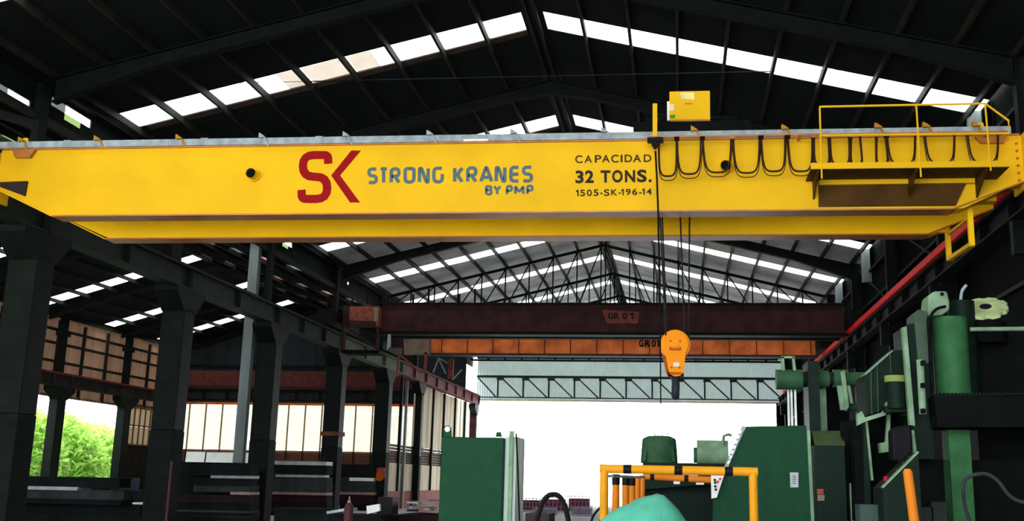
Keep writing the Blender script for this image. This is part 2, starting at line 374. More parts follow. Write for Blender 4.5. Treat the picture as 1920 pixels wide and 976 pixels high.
# left bay roof: two slopes with rooflight strips
LST = [6.0, 14.0, 22.6, 30.6, 38.0, 45.6, 54.4, 62.2, 69.0]
lc = MB(); e2 = [-2] + [e for s in LST for e in (s, s+SW)] + [74.0]
for k in range(0, len(e2), 2):
    slope_sheet(lc, LX-0.3, LC, lroof, e2[k], e2[k+1]); slope_sheet(lc, LC, XL-0.4, lroof, e2[k], e2[k+1])
for s in LST:
    slope_sheet(lc, LX-0.3, LX+0.35, lroof, s, s+SW)
ceiling_left = struct('ceiling_left', lc, M_sheet_dark)
for i in range(8):
    for sd in (-1, 1):
        x = LC+sd*(0.1+1.32*i)
        if XL > x > LX: MB().box(x-0.04, x+0.04, -2, 74, lroof(x)-0.2, lroof(x)-0.005).build('purlin', M_purlin, ceiling_left)
for j, s in enumerate(LST):
    for sd in (-1, 1):
        for i in range(7):
            xa = LC+sd*(0.1+1.32*i+0.06); xb = LC+sd*(0.1+1.32*(i+1)-0.06); xb = max(LX+0.35, min(XL-0.4, xb))
            if (xb-xa)*sd <= 0: continue
            m = S_sky
            if sd == 1: m = [S_green, S_sky, S_green][(i+j) % 3] if s < 40 else (S_pink if i % 2 else S_grey)
            pb = MB(); slope_sheet(pb, xa, xb, lroof, s+0.03, s+SW-0.03, 0.012); pb.build('rooflight_panel', m, ceiling_left)
for y in FR[2:10]:
    for xe in (LX+0.1, XL-0.3):
        m = MB(); f = lambda x: lroof(x)-0.2
        m.prism([(LC, y-0.08, f(LC)), (xe, y-0.08, f(xe)), (xe, y-0.08, f(xe)-0.22), (LC, y-0.08, f(LC)-0.2)], (0, 0.16, 0)); m.build('rafter', M_rafter, ceiling_left)
# upright strip between the two roofs: dark sheets with a few broken or green light panels
OPEN = [(22.7, 24.1, 10.20, 10.48), (24.95, 26.9, 10.50, 10.92), (41.2, 42.9, 10.62, 10.98), (50.6, 51.0, 10.62, 10.80)]
ya = Y0
for y0, y1, z0, z1 in OPEN + [(Y1, Y1, 0, 0)]:
    MB().box(-15.82, -15.76, ya, y0, 10.1, 11.45).build('upright_sheet', M_sheet_dark, ceiling_left); ya = y1
    if y1 == y0: break
    MB().box(-15.82, -15.76, y0, y1, 10.1, z0).build('upright_sheet', M_sheet_dark, ceiling_left); MB().box(-15.82, -15.76, y0, y1, z1, 11.45).build('upright_sheet', M_sheet_dark, ceiling_left)
    ym, zm = y0+(y1-y0)*0.35, z0+(z1-z0)*0.45
    MB().box(-15.80, -15.78, ym, y1, zm, z1).build('light_panel', S_sky, ceiling_left); MB().box(-15.80, -15.78, ym, y0+(y1-y0)*0.75, z0, zm-0.01).build('light_panel', S_green, ceiling_left)
    MB().box(-15.80, -15.78, y0, ym-0.01, zm, z1).build('light_panel', S_grey, ceiling_left); MB().box(-15.80, -15.78, y0, ym-0.01, z0, zm-0.01).build('upright_sheet', M_sheet_dark, ceiling_left)
    MB().box(-15.80, -15.78, y0+(y1-y0)*0.75+0.01, y1, z0, zm-0.01).build('upright_sheet', M_sheet_dark, ceiling_left)
# back wall of the left bay with cream glazing and louvres
YB = 73.2
m = MB(); ribbed(m, LX, XL-0.3, 6.45, lambda x: lroof(x), YB+0.1, 0.5, 0.05)
wb = m.box(LX, XL-0.3, YB, YB+0.2, 0, 2.25)
wall_back_left = struct('wall_back_left', wb, mat('dim_grey_end_sheet', (0.022, 0.026, 0.029), 0.8, var=0.3, scale=1, streak=True))
MB().box(LX, XL-0.3, YB-0.1, YB+0.1, 6.34, 6.50).build('lintel', M_orange_old, wall_back_left)
for z in (7.5, 8.9): MB().box(LX, XL-0.3, YB-0.08, YB+0.08, z, z+0.14).build('girt', M_rafter, wall_back_left)
win = MB(); NP = 16; pw = (XL-0.4-LX)/NP
for i in range(NP+1): win.box(LX+pw*i-0.035, LX+pw*i+0.035, YB-0.05, YB+0.05, 3.30, 6.34)
win.box(LX, XL-0.4, YB-0.05, YB+0.05, 3.26, 3.34).box(LX, XL-0.4, YB-0.04, YB+0.04, 5.78, 5.82)
window_2 = struct('window_2', win, mat('ochre_glazing_bar', (0.30, 0.17, 0.05), 0.6))
for i in range(NP):
    for z0, z1 in ((3.35, 5.77), (5.83, 6.33)):
        MB().box(LX+pw*i+0.04, LX+pw*(i+1)-0.04, YB-0.01, YB+0.01, z0, z1).build('pane', S_cream, window_2)
MB().box(LX, XL-0.3, YB+0.10, YB+0.2, 2.25, 3.3).build('backing', M_louvre, wall_back_left)
louv = thing('window_3', None, None); louv['kind'] = 'structure'
for j in range(8):
    z = 2.27+0.125*j
    MB().prism([(LX, YB-0.02, z), (XL-0.4, YB-0.02, z), (XL-0.4, YB+0.08, z+0.10), (LX, YB+0.08, z+0.10)], (0, -0.015, 0.012)).build('louvre_slat', M_louvre, louv)
for i in range(0, NP+1, 1): MB().box(LX+pw*i-0.03, LX+pw*i+0.03, YB-0.08, YB-0.03, 2.25, 3.3).build('mullion', M_rafter, louv)
# wall between the bays past the sixth column: beige sheets, posts, louvre band, red plinth
wm = MB().box(-15.72, -15.62, 64.9, 80.6, 8.0, 11.0)
wall_middle = struct('wall_middle', wm, M_wall_dark)
for i in range(20):
    y = 57.45+1.18*i
    if i > 5: MB().box(-15.60, -15.52, y, y+1.12, 3.5, 7.2).build('wall_sheet' if i not in (17, 18) else 'pane', M_beige if i not in (17, 18) else S_cream, wall_middle)
    MB().box(-15.60, -15.52, y, y+1.12, 0.95, 2.45).build('wall_sheet', M_beige, wall_middle)
    for j in range(6):
        z = 2.5+0.165*j
        MB().prism([(-15.56, y, z), (-15.56, y+1.12, z), (-15.62, y+1.12, z+0.13), (-15.62, y, z+0.13)], (0.02, 0, 0)).build('louvre_slat', mat('grey_brown_louvre', (0.12, 0.09, 0.075), 0.7), wall_middle)
MB().box(-15.62, -15.46, 57.4, 82.6, 0, 0.95).build('plinth', M_redbase, wall_middle)
for y in (61.0, 69.2, 72.5, 76.2, 79.8): MB().box(-15.56, -15.40, y, y+0.18, 0.95, 7.2).build('post', M_rafter, wall_middle)
MB().box(-15.50, -15.36, 62.0, 62.14, 0, 7.1).build('downpipe', M_pipe, wall_middle)

# columns between the bays
names = ['nearest, at the edge of the picture', 'second from the camera, beside the steel pile', 'third, beside the pale post added for its lit side', 'fourth, with an orange collar band', 'fifth, carrying a round orange sign', 'sixth, at the start of the beige wall']
for i, y in enumerate([24.4, 32.4, 40.3, 48.7, 57.0, 64.9]):
    t = thing('column', 'dark green square column under the runway beam, ' + names[i], 'column', (-15.4, y, 0))
    hw = 0.37 if i < 5 else 0.25
    MB().box(-15.4-hw, -15.4+hw, y-hw, y+hw, 2.9, 6.62).build('shaft', M_col, t, bevel=0.03)
    MB().box(-15.4-hw-0.01, -15.4+hw+0.01, y-hw-0.01, y+hw+0.01, 0, 2.9).build('shaft_foot', M_col_low, t, bevel=0.03)
    MB().prism([(-15.4-hw, y-hw-0.03, 6.5), (-15.4-hw, y+hw+0.03, 6.5), (-15.4-hw, y+1.0, 7.05), (-15.4-hw, y+1.0, 7.2), (-15.4-hw, y-1.0, 7.2), (-15.4-hw, y-1.0, 7.05)], (2*hw, 0, 0)).build('capital', M_col, t)
    MB().box(-15.74, -15.56, y-0.18, y+0.18, 7.2, 11.0).build('upper_post', M_rafter, t)
    if i == 3:
        MB().box(-15.4-hw-0.06, -15.4+hw+0.06, y-hw-0.06, y+hw+0.06, 3.42, 3.6).build('collar', mat('rusty_collar', (0.13, 0.05, 0.02), 0.7), t)
    if i == 1: MB().box(-15.4+hw, -15.4+hw+0.02, y-hw-0.01, y-hw+0.1, 0, 2.0).build('paint_mark', mat('faded_magenta_paint', (0.14, 0.04, 0.07), 0.7), t)
t = thing('pipe', 'pale grey square post added for the lit side of the third column', 'pipe', (-15.95, 39.75, 0))  # pale post stands in for the lit left face of the third column
MB().box(-16.22, -15.86, 39.6, 39.9, 0, 10.25).build('lit_face_post', M_pipe, t)
# sign on the fifth column
t = thing('sign', 'faded red sign with round orange disc on the fifth column', 'sign', (-15.4, 56.4, 2.2))
MB().px([(701, 876), (722, 876), (722, 896), (701, 896)], 56.55, 0.05).build('backing', M_red_sign, t)
MB().cyl(P(711.5, 893, Y=56.54), P(711.5, 893, Y=56.54)+Vector((0, -0.05, 0)), 0.225, n=24).build('disc', M_orange_sign, t)

# runway beam on the columns, in sections
for i, (ya, yb, m, lab) in enumerate(((Y0, 24.35, M_beam, 'grimy green runway beam length over the nearest column'), (24.4, 32.4, M_beam, 'grimy green runway beam length between first and second columns'),
        (32.45, 40.2, M_beam, 'grimy green runway beam length between second and third columns'), (40.25, 48.6, M_beam, 'grimy green runway beam length between third and fourth columns'),
        (48.65, 59.4, mat('lit_green_beam_paint', (0.085, 0.115, 0.06), 0.55, var=0.3), 'green runway beam length below the maroon crane end, tinted lighter as if lit'), (59.45, 83.6, mat('maroon_runway_paint', (0.15, 0.045, 0.052), 0.6, var=0.4), 'rusty maroon runway beam length ending by the doorway'))):  # lighter length: light falling between the cranes is put into its green
    t = thing('runway_beam', lab, 'beam', (-15.25, (ya+yb)/2, 7.2), 'runway beam lengths on the columns')
    MB().ibeam((-15.25, ya, 7.55), (-15.25, yb, 7.55), 0.70, 0.46, 0.05, 0.16).build('girder', m, t)
    s = MB(); n = max(2, int((yb-ya)/2.7))
    for k in range(n+1): s.box(-15.17, -15.05, ya+(yb-ya-0.04)*k/n, ya+(yb-ya-0.04)*k/n+0.03, 7.26, 7.84)
    s.build('stiffeners', m, t)
    MB().box(-15.29, -15.21, ya, yb, 7.9, 8.02).build('crane_rail', M_rafter, t)
t = thing('column', 'slim maroon column under the end of the maroon runway beam by the doorway', 'column', (-15.4, 83.0, 0))
MB().box(-15.68, -15.15, 82.8, 83.2, 0, 7.2).build('shaft', M_maroon, t)
MB().prism([(-15.6, 82.8, 6.4), (-15.6, 83.2, 6.4), (-15.6, 83.5, 6.9), (-15.6, 83.5, 7.2), (-15.6, 81.9, 7.2), (-15.6, 81.9, 6.9)], (0.5, 0, 0)).build('capital', M_rafter, t)
# runway of the left bay
t = thing('runway_beam', 'brown inner runway beam with red top edge along the brown wall', 'beam', (-33.9, 50, 6.2))
MB().ibeam((-33.9, -2, 6.55), (-33.9, 73, 6.55), 0.66, 0.4, 0.05, 0.1).build('girder', mat('brown_grey_beam', (0.03, 0.024, 0.022), 0.6, var=0.4), t)
MB().box(-34.0, -33.75, -2, 73, 6.88, 6.98).build('crane_rail', mat('red_rail_paint', (0.22, 0.03, 0.04), 0.6), t)
s = MB()
for k in range(20): s.box(-33.85, -33.72, 36+1.9*k, 36.04+1.9*k, 6.25, 6.85)
s.build('stiffeners', MATS['brown_grey_beam'], t)
for i, (y, lab) in enumerate(((49.2, 'hidden beside the nearest column'), (57.9, 'standing between the two open bays'), (65.4, 'standing at the far side of the open bays'))):
    t = thing('wall_column', 'dark column along the brown wall, ' + lab, 'column', (-34.0, y, 0))
    MB().box(-34.25, -33.75, y-0.42, y+0.42, 0, 5.6).build('shaft', M_col, t)
    MB().prism([(-34.2, y-0.42, 5.5), (-34.2, y+0.42, 5.5), (-34.2, y+1.2, 6.0), (-34.2, y+1.2, 6.22), (-34.2, y-1.2, 6.22), (-34.2, y-1.2, 6.0)], (0.5, 0, 0)).build('capital', M_col, t)
    MB().box(-34.2, -33.9, y-0.35, y+0.1, 6.9, 10.0).build('upper_post', M_col, t)
    MB().box(-34.25, -33.85, y-0.55, y+0.3, 9.0, 9.3).build('collar', M_col, t)
# maroon crane girder and truss crossing the left bay
t = thing('overhead_crane', 'dull maroon crane bridge crossing the bay behind the columns', 'crane', (-25, 71, 7.3))
MB().box(-34.05, -33.6, 69.4, 72.4, 6.98, 7.5).build('end_truck', M_maroon, t); MB().box(-16.0, -15.80, 69.6, 72.2, 7.9, 8.2).build('end_truck', M_maroon, t)
M_dullred = mat('dull_red_girder_paint', (0.1, 0.027, 0.022), 0.6, var=0.3)
MB().box(-33.6, -16.0, 70.6, 71.2, 7.35, 8.4).build('girder', M_dullred, t)
MB().box(-33.6, -16.0, 70.4, 71.3, 7.26, 7.35).build('flange', M_maroon, t)
m = MB().box(-33.4, -16.0, 71.6, 71.7, 7.05, 7.15).box(-33.4, -16.0, 71.6, 71.7, 6.5, 6.6)
for k in range(11): m.bar((-33.2+1.6*k, 71.65, 6.6), (-32.5+1.6*k, 71.65, 7.1), 0.16, 0.05); m.box(-33.4+1.6*k, -33.2+1.6*k, 71.6, 71.7, 6.6, 7.1)
m.build('walkway_truss', M_rafter, t)

# ------------------------------------------------------------------ lettering helpers
def strokes(mb, polys, width, Y, depth=0.003, r=0.0):
    """flat ribbon strokes given as pixel polylines, laid on the plane Y"""
    for j, pl in enumerate(polys):
        pts = [P(x, y, Y=Y-0.0012*j) for x, y in pl]
        if r: pts = rounded(pts, r)
        pts = [p for i, p in enumerate(pts) if i == 0 or (p-pts[i-1]).length > 1e-4]
        n = len(pts); L = []; R = []
        for i, p in enumerate(pts):
            d0 = (p-pts[i-1]).normalized() if i else None; d1 = (pts[i+1]-p).normalized() if i < n-1 else None
            d = ((d0 or d1)+(d1 or d0)).normalized(); q = Vector((-d.z, 0, d.x)); c = max(0.5, q.dot(Vector((-(d1 or d0).z, 0, (d1 or d0).x))))
            L.append(p+q*width/2/c); R.append(p-q*width/2/c)
        mb.add(L+R, [(i, i+1, n+i+1, n+i) for i in range(n-1)])
def text(name, body, x0, x1, y0, y1, Y, m, parent, bold=0.02, space=1.0):
    """print whose cap height and width fill the given pixel rectangle on plane Y"""
    if body == '1':
        h = y1-y0; mb = MB(); ww = (P(x0, y1, Y=Y)-P(x0, y0, Y=Y)).length*(0.17 + bold*2)
        strokes(mb, [[(x0+(x1-x0)*0.05, y0+h*0.30), (x1-(x1-x0)*0.22, y0+h*0.08)], [(x1-(x1-x0)*0.25, y0), (x1-(x1-x0)*0.25, y1)]], ww, Y)
        return mb.build(name, m, parent)
    cu = bpy.data.curves.new(name, 'FONT'); cu.body = body; cu.size = 1; cu.offset = bold; cu.space_character = space; cu.extrude = 0.004; cu.resolution_u = 4
    tmp = bpy.data.objects.new(name, cu); COL.objects.link(tmp)
    bpy.context.view_layer.update()
    me = bpy.data.meshes.new_from_object(tmp.evaluated_get(bpy.context.evaluated_depsgraph_get())); bpy.data.objects.remove(tmp)
    xs = [v.co.x for v in me.vertices]; ys = [v.co.y for v in me.vertices]
    a, b, c, e = min(xs), max(xs), min(ys), max(ys)
    tl, tr, bl = P(x0, y0, Y=Y), P(x1, y0, Y=Y), P(x0, y1, Y=Y)
    o0 = Vector((0, 0, 0)); p = parent
    while p is not None: o0 += p.location; p = p.parent
    for v in me.vertices:
        u = (v.co.x-a)/(b-a); t = (v.co.y-c)/(e-c); q = bl + (tr-tl)*u + (tl-bl)*t
        v.co = Vector((q.x, Y - v.co.z, q.z)) - o0
    me.materials.append(m); o = bpy.data.objects.new(name, me); COL.objects.link(o); o.parent = parent; return o

# ------------------------------------------------------------------ the yellow crane
CR = thing('overhead_crane', 'bright yellow double girder overhead crane with red and grey lettering spanning the hall', 'crane', (-4, 22.8, 7.9))
YG = 21.6
def girder(y, zt, zb, m, x0, x1, taper):
    g = MB(); g.xz([(x0, zt), (x1, zt), (x1, zb+0.55), (x1-taper*0.9, zb), (x0+taper, zb), (x0, zb+0.62)], y, y+0.42)
    return g
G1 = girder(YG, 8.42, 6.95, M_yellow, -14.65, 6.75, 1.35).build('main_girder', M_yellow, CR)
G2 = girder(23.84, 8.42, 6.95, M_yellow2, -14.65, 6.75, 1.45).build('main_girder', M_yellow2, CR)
for g, y in ((G1, YG), (G2, 23.84)):
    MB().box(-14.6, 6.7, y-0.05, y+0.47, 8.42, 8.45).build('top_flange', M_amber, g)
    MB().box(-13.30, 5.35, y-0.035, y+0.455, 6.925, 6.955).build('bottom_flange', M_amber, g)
    for x0, x1, z0, z1 in ((-14.65, -13.30, 7.555, 6.94), (5.35, 6.75, 6.94, 7.49)):
        MB().bar((x0, y+0.21, z0), (x1, y+0.21, z1), 0.49, 0.03).build('end_flange', M_amber if z1 > 7 else M_yellow, g)
# trolley rail with its clips along the front girder
M_clip = mat('dull_orange_clip_paint', (0.42, 0.20, 0.02), 0.6)
RL = MB().box(-14.9, 6.55, YG-0.02, YG+0.10, 8.47, 8.615).build('trolley_rail', M_rail, CR)
MB().box(-14.9, 6.55, 23.9, 24.05, 8.47, 8.60).build('trolley_rail', M_rail, CR)
for i, px in enumerate((40, 182, 335, 491, 648, 805, 962, 1132, 1300, 1470, 1645, 1735, 1828)):
    a = P(px, 262-0.0158*px+12, Y=YG-0.02); x = a.x
    c = MB().prism([(x-0.05, YG-0.10, 8.60), (x+0.10, YG-0.10, 8.61), (x+0.02, YG-0.10, 8.67), (x-0.05, YG-0.10, 8.71)], (0, 0.14, 0)).bar((x+0.06, YG-0.04, 8.62), (x+0.16, YG-0.04, 8.42), 0.035, 0.035)
    c.build('rail_clip', M_clip if i < 3 or i > 7 else M_rail, RL)
for px, s in ((118, 1.0), (375, -1), (590, 1), (880, 2)):
    a = P(px, 262, Y=YG-0.06).x
    if s == 2: MB().box(a-0.12, a+0.40, YG-0.07, YG-0.03, 8.455, 8.50).build('splice_or_gap_light_plate', M_white, RL)  # white plate stands in for light showing in a gap under the rail
    else: MB().box(a, a+0.16, YG-0.03, YG-0.02, 8.50, 8.63).build('splice_or_gap_light_plate', M_rail, RL)
# dark trapezoids stand in for the shaded recess under the rail at both ends
MB().prism([P(28, 284, Y=YG), P(70, 282, Y=YG), P(60, 297, Y=YG), P(32, 297, Y=YG)], (0, -0.10, 0)).build('end_recess_shade', M_amber, CR)
MB().prism([P(1826, 258, Y=YG), P(1886, 256, Y=YG), P(1880, 270, Y=YG), P(1838, 270, Y=YG)], (0, -0.10, 0)).build('end_recess_shade', M_amber, CR)
# lifting stubs through the web
for px, py in ((477, 329), (1360, 315)):
    c = P(px, py, Y=YG)
    s = MB().tube([c+Vector((0, 0.02, 0)), c+Vector((0, -0.22, 0))], 0.105, 20, cap=False).build('web_stub', M_yellow, G1, smooth=True)
    MB().cyl(c+Vector((0, -0.03, 0)), c+Vector((0, -0.2, 0)), 0.088, n=20).build('stub_bore', M_dark, s)
    MB().tube([c+Vector((0, 0, 0)), c+Vector((0, -0.05, 0))], 0.135, 20, cap=True).build('stub_collar', M_yellow, s)
# end trucks, bolted splice plates
for x0, x1, nm in ((-15.55, -14.85, 'l'), (6.75, 7.05, 'r')):
    e = MB().box(x0, x1, 19.6, 25.8, 8.10, 8.46).build('end_truck', M_yellow, CR, bevel=0.02)
    for y in (20.2, 25.1):
        MB().cyl((x0+0.12, y, 8.34), (x1-0.1, y, 8.34), 0.28).build('wheel', M_dark, e)
    xs = x1 if x0 < 0 else x0
    MB().box(xs-0.02, xs+0.03, 21.3, 22.3, 7.35, 8.42).build('splice_or_gap_light_plate', M_yellow, e)
    for k in range(6): MB().cyl((xs+(0.12 if x0 < 0 else -0.12), 21.59, 7.50+0.15*k), (xs+(0.12 if x0 < 0 else -0.12), 21.55, 7.50+0.15*k), 0.025, n=6).build('splice_bolt', M_amber, e)
MB().px([(0, 341), (51, 339), (46, 367), (0, 350)], YG-0.05, 0.5).build('wheel_guard', mat('brown_black_guard', (0.035, 0.022, 0.018), 0.5), CR)
for px, Y in ((44, 21.9), (1838, 21.9)):
    a = P(px, 266, Y=Y); MB().prism([(a.x-0.16, Y, 8.45), (a.x+0.16, Y, 8.45), (a.x+0.08, Y, 8.80), (a.x-0.02, Y, 8.80)], (0, 0.05, 0)).build('rail_stop', M_yellow, CR)
# lettering painted on the front web
YT = YG-0.006
m = MB(); k = 3.904
cv = lambda pts: [(480+x/k, 230+y/k) for x, y in pts]
strokes(m, [cv([(528, 300), (528, 236), (343, 236), (343, 395), (521, 395), (521, 557), (334, 557), (334, 490)])], 0.178, YT, r=0.24)
m.build('lettering', M_red_logo, G1); m = MB()
m.prism([P(x, y, Y=YT) for x, y in cv([(697, 203), (768, 203), (615, 385), (762, 583), (688, 583), (550, 385)])], (0, 0.004, 0))
m.build('lettering', M_red_logo, G1)
def glyphs(rows):
    """letters on a unit grid: x 0..1, y 0 (top)..1 (bottom)"""
    G = {'S': [[(1, 0), (0.02, 0), (0.02, .48), (1, .52), (1, 1), (0, 1)]], 'T': [[(0, 0), (1, 0)], [(.48, 0), (.48, 1)]],
         'R': [[(.04, 1), (.04, 0), (.98, 0), (.98, .55), (.1, .55)], [(.5, .57), (.98, 1)]], 'O': [[(.5, 0), (1, 0), (1, 1), (0, 1), (0, 0), (.55, 0)]],
         'N': [[(.02, 1), (.02, 0), (.25, 0), (.78, 1), (.98, 1), (.98, 0)]], 'G': [[(.95, 0), (.02, 0), (.02, 1), (.98, 1), (.98, .42)]],
         'K': [[(.05, 0), (.05, 1)], [(.97, 0), (.3, .5), (.97, 1)]], 'A': [[(0, 1), (.45, 0), (.55, 0), (1, 1)], [(.2, .7), (.8, .7)]],
         'E': [[(1, 0), (.02, 0), (.02, 1), (1, 1)], [(.1, .5), (1, .5)]], 'B': [[(.05, 0), (.95, 0), (.95, .47), (.05, .47)], [(.05, .47), (1, .47), (1, 1), (.05, 1), (.05, 0)]],
         'Y': [[(0, 0), (.5, .5), (.5, 1)], [(1, 0), (.5, .5)]], 'P': [[(.05, 1), (.05, 0), (.98, 0), (.98, .58), (.05, .58)]], 'M': [[(.03, 1), (.03, 0), (.5, .8), (.97, 0), (.97, 1)]]}
    out = []
    for ch, x0, x1, ya, yb in rows:
        for pl in G[ch]: out.append([(670+(x0+(x1-x0)*x)/5.486, 290+(ya+(yb-ya)*y)/5.486) for x, y in pl])
    return out
def row(word, spans, top, bot, inset):
    # baselines climb slightly to the right
    return [(c, a+inset, b-inset, top-(a-103)*0.0118+inset, bot-(a-103)*0.0108-inset) for c, (a, b) in zip(word, spans)]
R1 = row('STRONGKRANES', [(103, 210), (225, 318), (330, 445), (476, 597), (622, 745), (770, 890), (982, 1097), (1116, 1235), (1255, 1397), (1412, 1533), (1563, 1672), (1693, 1805)], 131, 300, 15)
for q in R1: m = MB(); strokes(m, glyphs([q]), 0.072, YT, r=0.09); m.build('lettering', M_grey_logo, G1)
R2 = row('BYPMP', [(1310, 1390), (1396, 1480), (1525, 1600), (1612, 1720), (1735, 1812)], 327, 429, 11)
for q in R2: m = MB(); strokes(m, glyphs([q]), 0.053, YT, r=0.05); m.build('lettering', M_grey_logo, G1)
s = 9.761; fx = lambda a: 1060+a/s; fy = lambda a: 280+a/s
for ch, a, b, t, e in (('C', 180, 315, 107, 250), ('A', 350, 490, 107, 243), ('P', 540, 660, 104, 240), ('A', 672, 812, 101, 238), ('C', 838, 972, 96, 240), ('I', 1012, 1045, 98, 232), ('D', 1085, 1222, 96, 232), ('A', 1240, 1385, 94, 230), ('D', 1435, 1572, 92, 228)):
    text('lettering', ch, fx(a), fx(b), fy(t), fy(e), YT, M_ink, G1, 0.012)
for ch, a, b, t, e in (('3', 185, 335, 385, 620), ('2', 360, 520, 382, 612), ('T', 645, 825, 382, 605), ('O', 855, 1050, 375, 606), ('N', 1090, 1278, 378, 600), ('S', 1312, 1490, 368, 600), ('.', 1522, 1580, 545, 600)):
    text('lettering', ch, fx(a), fx(b), fy(t), fy(e), YT, M_ink, G1, 0.034)
for ch, a, b, t, e in (('1', 190, 245, 735, 855), ('5', 272, 362, 735, 855), ('0', 392, 485, 733, 853), ('5', 515, 608, 730, 850), ('-', 640, 680, 790, 812), ('S', 705, 808, 727, 850), ('K', 838, 950, 727, 840), ('-', 975, 1015, 785, 807), ('1', 1020, 1070, 722, 838),
        ('9', 1105, 1195, 718, 836), ('6', 1222, 1315, 716, 834), ('-', 1350, 1395, 782, 804), ('1', 1405, 1452, 712, 830), ('4', 1485, 1580, 712, 828)):
    text('lettering', ch, fx(a), fx(b), fy(t), fy(e), YT, M_ink, G1, 0.016)
# walkway with toe board, brackets and handrail at the right end
YW = 20.75
wa, wb_ = P(1520, 317, Y=YW), P(1892, 309, Y=YW); zw = (wa.z+wb_.z)/2
M_walk_shade = mat('walkway_shade_brown', (0.075, 0.034, 0.007), 0.6, var=0.3)  # dark brown puts the shade under the walkway into the colour
WK = MB().box(wa.x, wb_.x, YW, YG, zw-0.03, zw).build('walkway', M_walk_shade, CR)
MB().px([(1535, 346), (1812, 343), (1792, 385), (1535, 387)], YG-0.04, 0.035).build('shadow_plate', M_walk_shade, WK)  # brown plate added on the web as the walkway's cast shadow
MB().box(wa.x, wb_.x, YW-0.02, YW, zw-0.02, zw+0.10).build('toe_board', M_yellow, WK)
MB().px([(1536, 335), (1828, 331), (1828, 342), (1536, 346)], YG-0.12, 0.10).build('stringer', M_yellow, WK)
for px in (1532, 1716, 1848):
    x = P(px, 330, Y=YW+0.1).x
    MB().prism([(x, YG, zw-0.03), (x, YW+0.05, zw-0.03), (x, YW+0.05, zw-0.08), (x, YG, zw-0.40)], (0.03, 0, 0)).build('bracket', M_walk_shade, WK)
HR = MB().tube([P(1537, 200, Y=YW), P(1847, 194, Y=YW), P(1891, 226, Y=YW), P(1893, 250, Y=YW), P(1537, 254, Y=YW)], 0.022, 8).build('handrail', M_yellow, CR)
for pa, pb in (((1537, 200), (1541, 335)), ((1718, 197), (1727, 332)), ((1847, 194), (1858, 320))):
    MB().tube([P(*pa, Y=YW), P(*pb, Y=YW-0.015)], 0.018, 8).build('handrail_post', M_yellow, HR)
# collector frame hanging below the right end
a, b = Vector((5.78, 22.05, 6.33)), Vector((5.80, 24.0, 6.42))
CF = MB().bar(a+Vector((0, 0, -.03)), a+Vector((0, 0, 1.3)), 0.10, 0.10).build('hanging_frame', M_yellow2, CR)
MB().bar(b, b+Vector((0, 0, 1.2)), 0.10, 0.10).build('frame_leg', M_yellow, CF)
MB().bar(a, b, 0.10, 0.08).build('frame_rung', M_yellow, CF); MB().bar(a+Vector((0, 0, .55)), b+Vector((0, 0, .55)), 0.05, 0.05).build('frame_rung', M_yellow, CF)
MB().box(5.75, 6.3, 22.0, 22.3, 7.2, 7.3).box(5.3, 5.8, 23.9, 24.05, 7.0, 7.3).build('frame_arm', M_yellow, CF)
# festoon cable loops
YF = 21.22
FT = MB().box(P(1215, 268, Y=YF).x, P(1890, 258, Y=YF).x, YF-0.02, YF+0.02, 8.37, 8.40).build('festoon_track', M_amber, CR)
MB().box(-0.6, -0.55, YF, YG, 8.37, 8.40).build('track_arm', M_amber, FT)
MB().box(2.4, 2.45, YF, YG, 8.37, 8.40).build('track_arm', M_amber, FT)
MB().box(6.0, 6.05, YF, YG, 8.37, 8.40).build('track_arm', M_amber, FT)
def loop(x0, x1, py, k, m=M_cable, r=0.016):
    pts = []
    for side in range(1):
        a, b = P(x0, 268, Y=YF), P(x1, 268, Y=YF); a.z = b.z = 8.36
        d = 8.36 - P((x0+x1)/2, py, Y=YF).z
        for i in range(15):
            t = i/14; u = 2*t-1
            x = a.x+(b.x-a.x)*t - 0.06*math.sin(2*math.pi*t); z = 8.36 - d*(1-abs(u)**3.2)
            pts.append((x, YF+k, z))
    MB().tube(pts, r, 6).build('festoon_cable', m, FT)
for x0, x1, py in ((1236, 1268, 330), (1270, 1314, 326), (1318, 1371, 323), (1375, 1424, 324), (1428, 1472, 321), (1478, 1523, 321), (1527, 1553, 309), (1557, 1592, 309), (1597, 1612, 308), (1645, 1660, 308), (1664, 1716, 308), (1735, 1790, 306), (1815, 1872, 305)):
    loop(x0, x1, py, 0.0, r=0.020); loop(x0-2, x1+3, py+7, 0.05, r=0.010)
    a = P(x0-1, 268, Y=YF).x
    MB().box(a-0.05, a+0.05, YF-0.05, YF+0.06, 8.31, 8.37).build('cable_carrier', M_amber if x0 % 2 else M_dark, FT)

# trolley: runs on the girders
TR = thing('hoist_trolley', 'dark hoist trolley carrying a yellow control box above the crane rail', 'trolley', (0.3, 22.9, 8.6))
MB().box(-0.9, 1.5, 21.75, 24.1, 8.68, 8.88).build('trolley_frame', M_dark, TR)
for x in (-0.6, 1.2):
    for y in (21.72, 23.95): MB().cyl((x, y-0.05, 8.70), (x, y+0.08, 8.70), 0.13).build('wheel', M_dark, TR)
MB().cyl((-0.7, 23.1, 9.12), (1.3, 23.1, 9.12), 0.28).build('rope_drum', M_dark, TR, smooth=True)
BX = MB(); q0, q1 = P(1255, 171, Y=22.5), P(1332, 224, Y=22.5)
BX.box(q0.x, q1.x, 22.5, 22.95, q1.z, q0.z); BX = BX.build('control_box', M_yellow, TR, bevel=0.02)
MB().box(q0.x+0.02, q1.x, 22.52, 22.95, q1.z-0.035, q1.z).build('box_skirt', M_amber, BX)
MB().px([(1275, 173), (1301, 173), (1302, 187), (1277, 186)], 22.49, 0.008).build('notice', mat('pale_paper_label', (0.8, 0.65, 0.25), 0.6), BX)
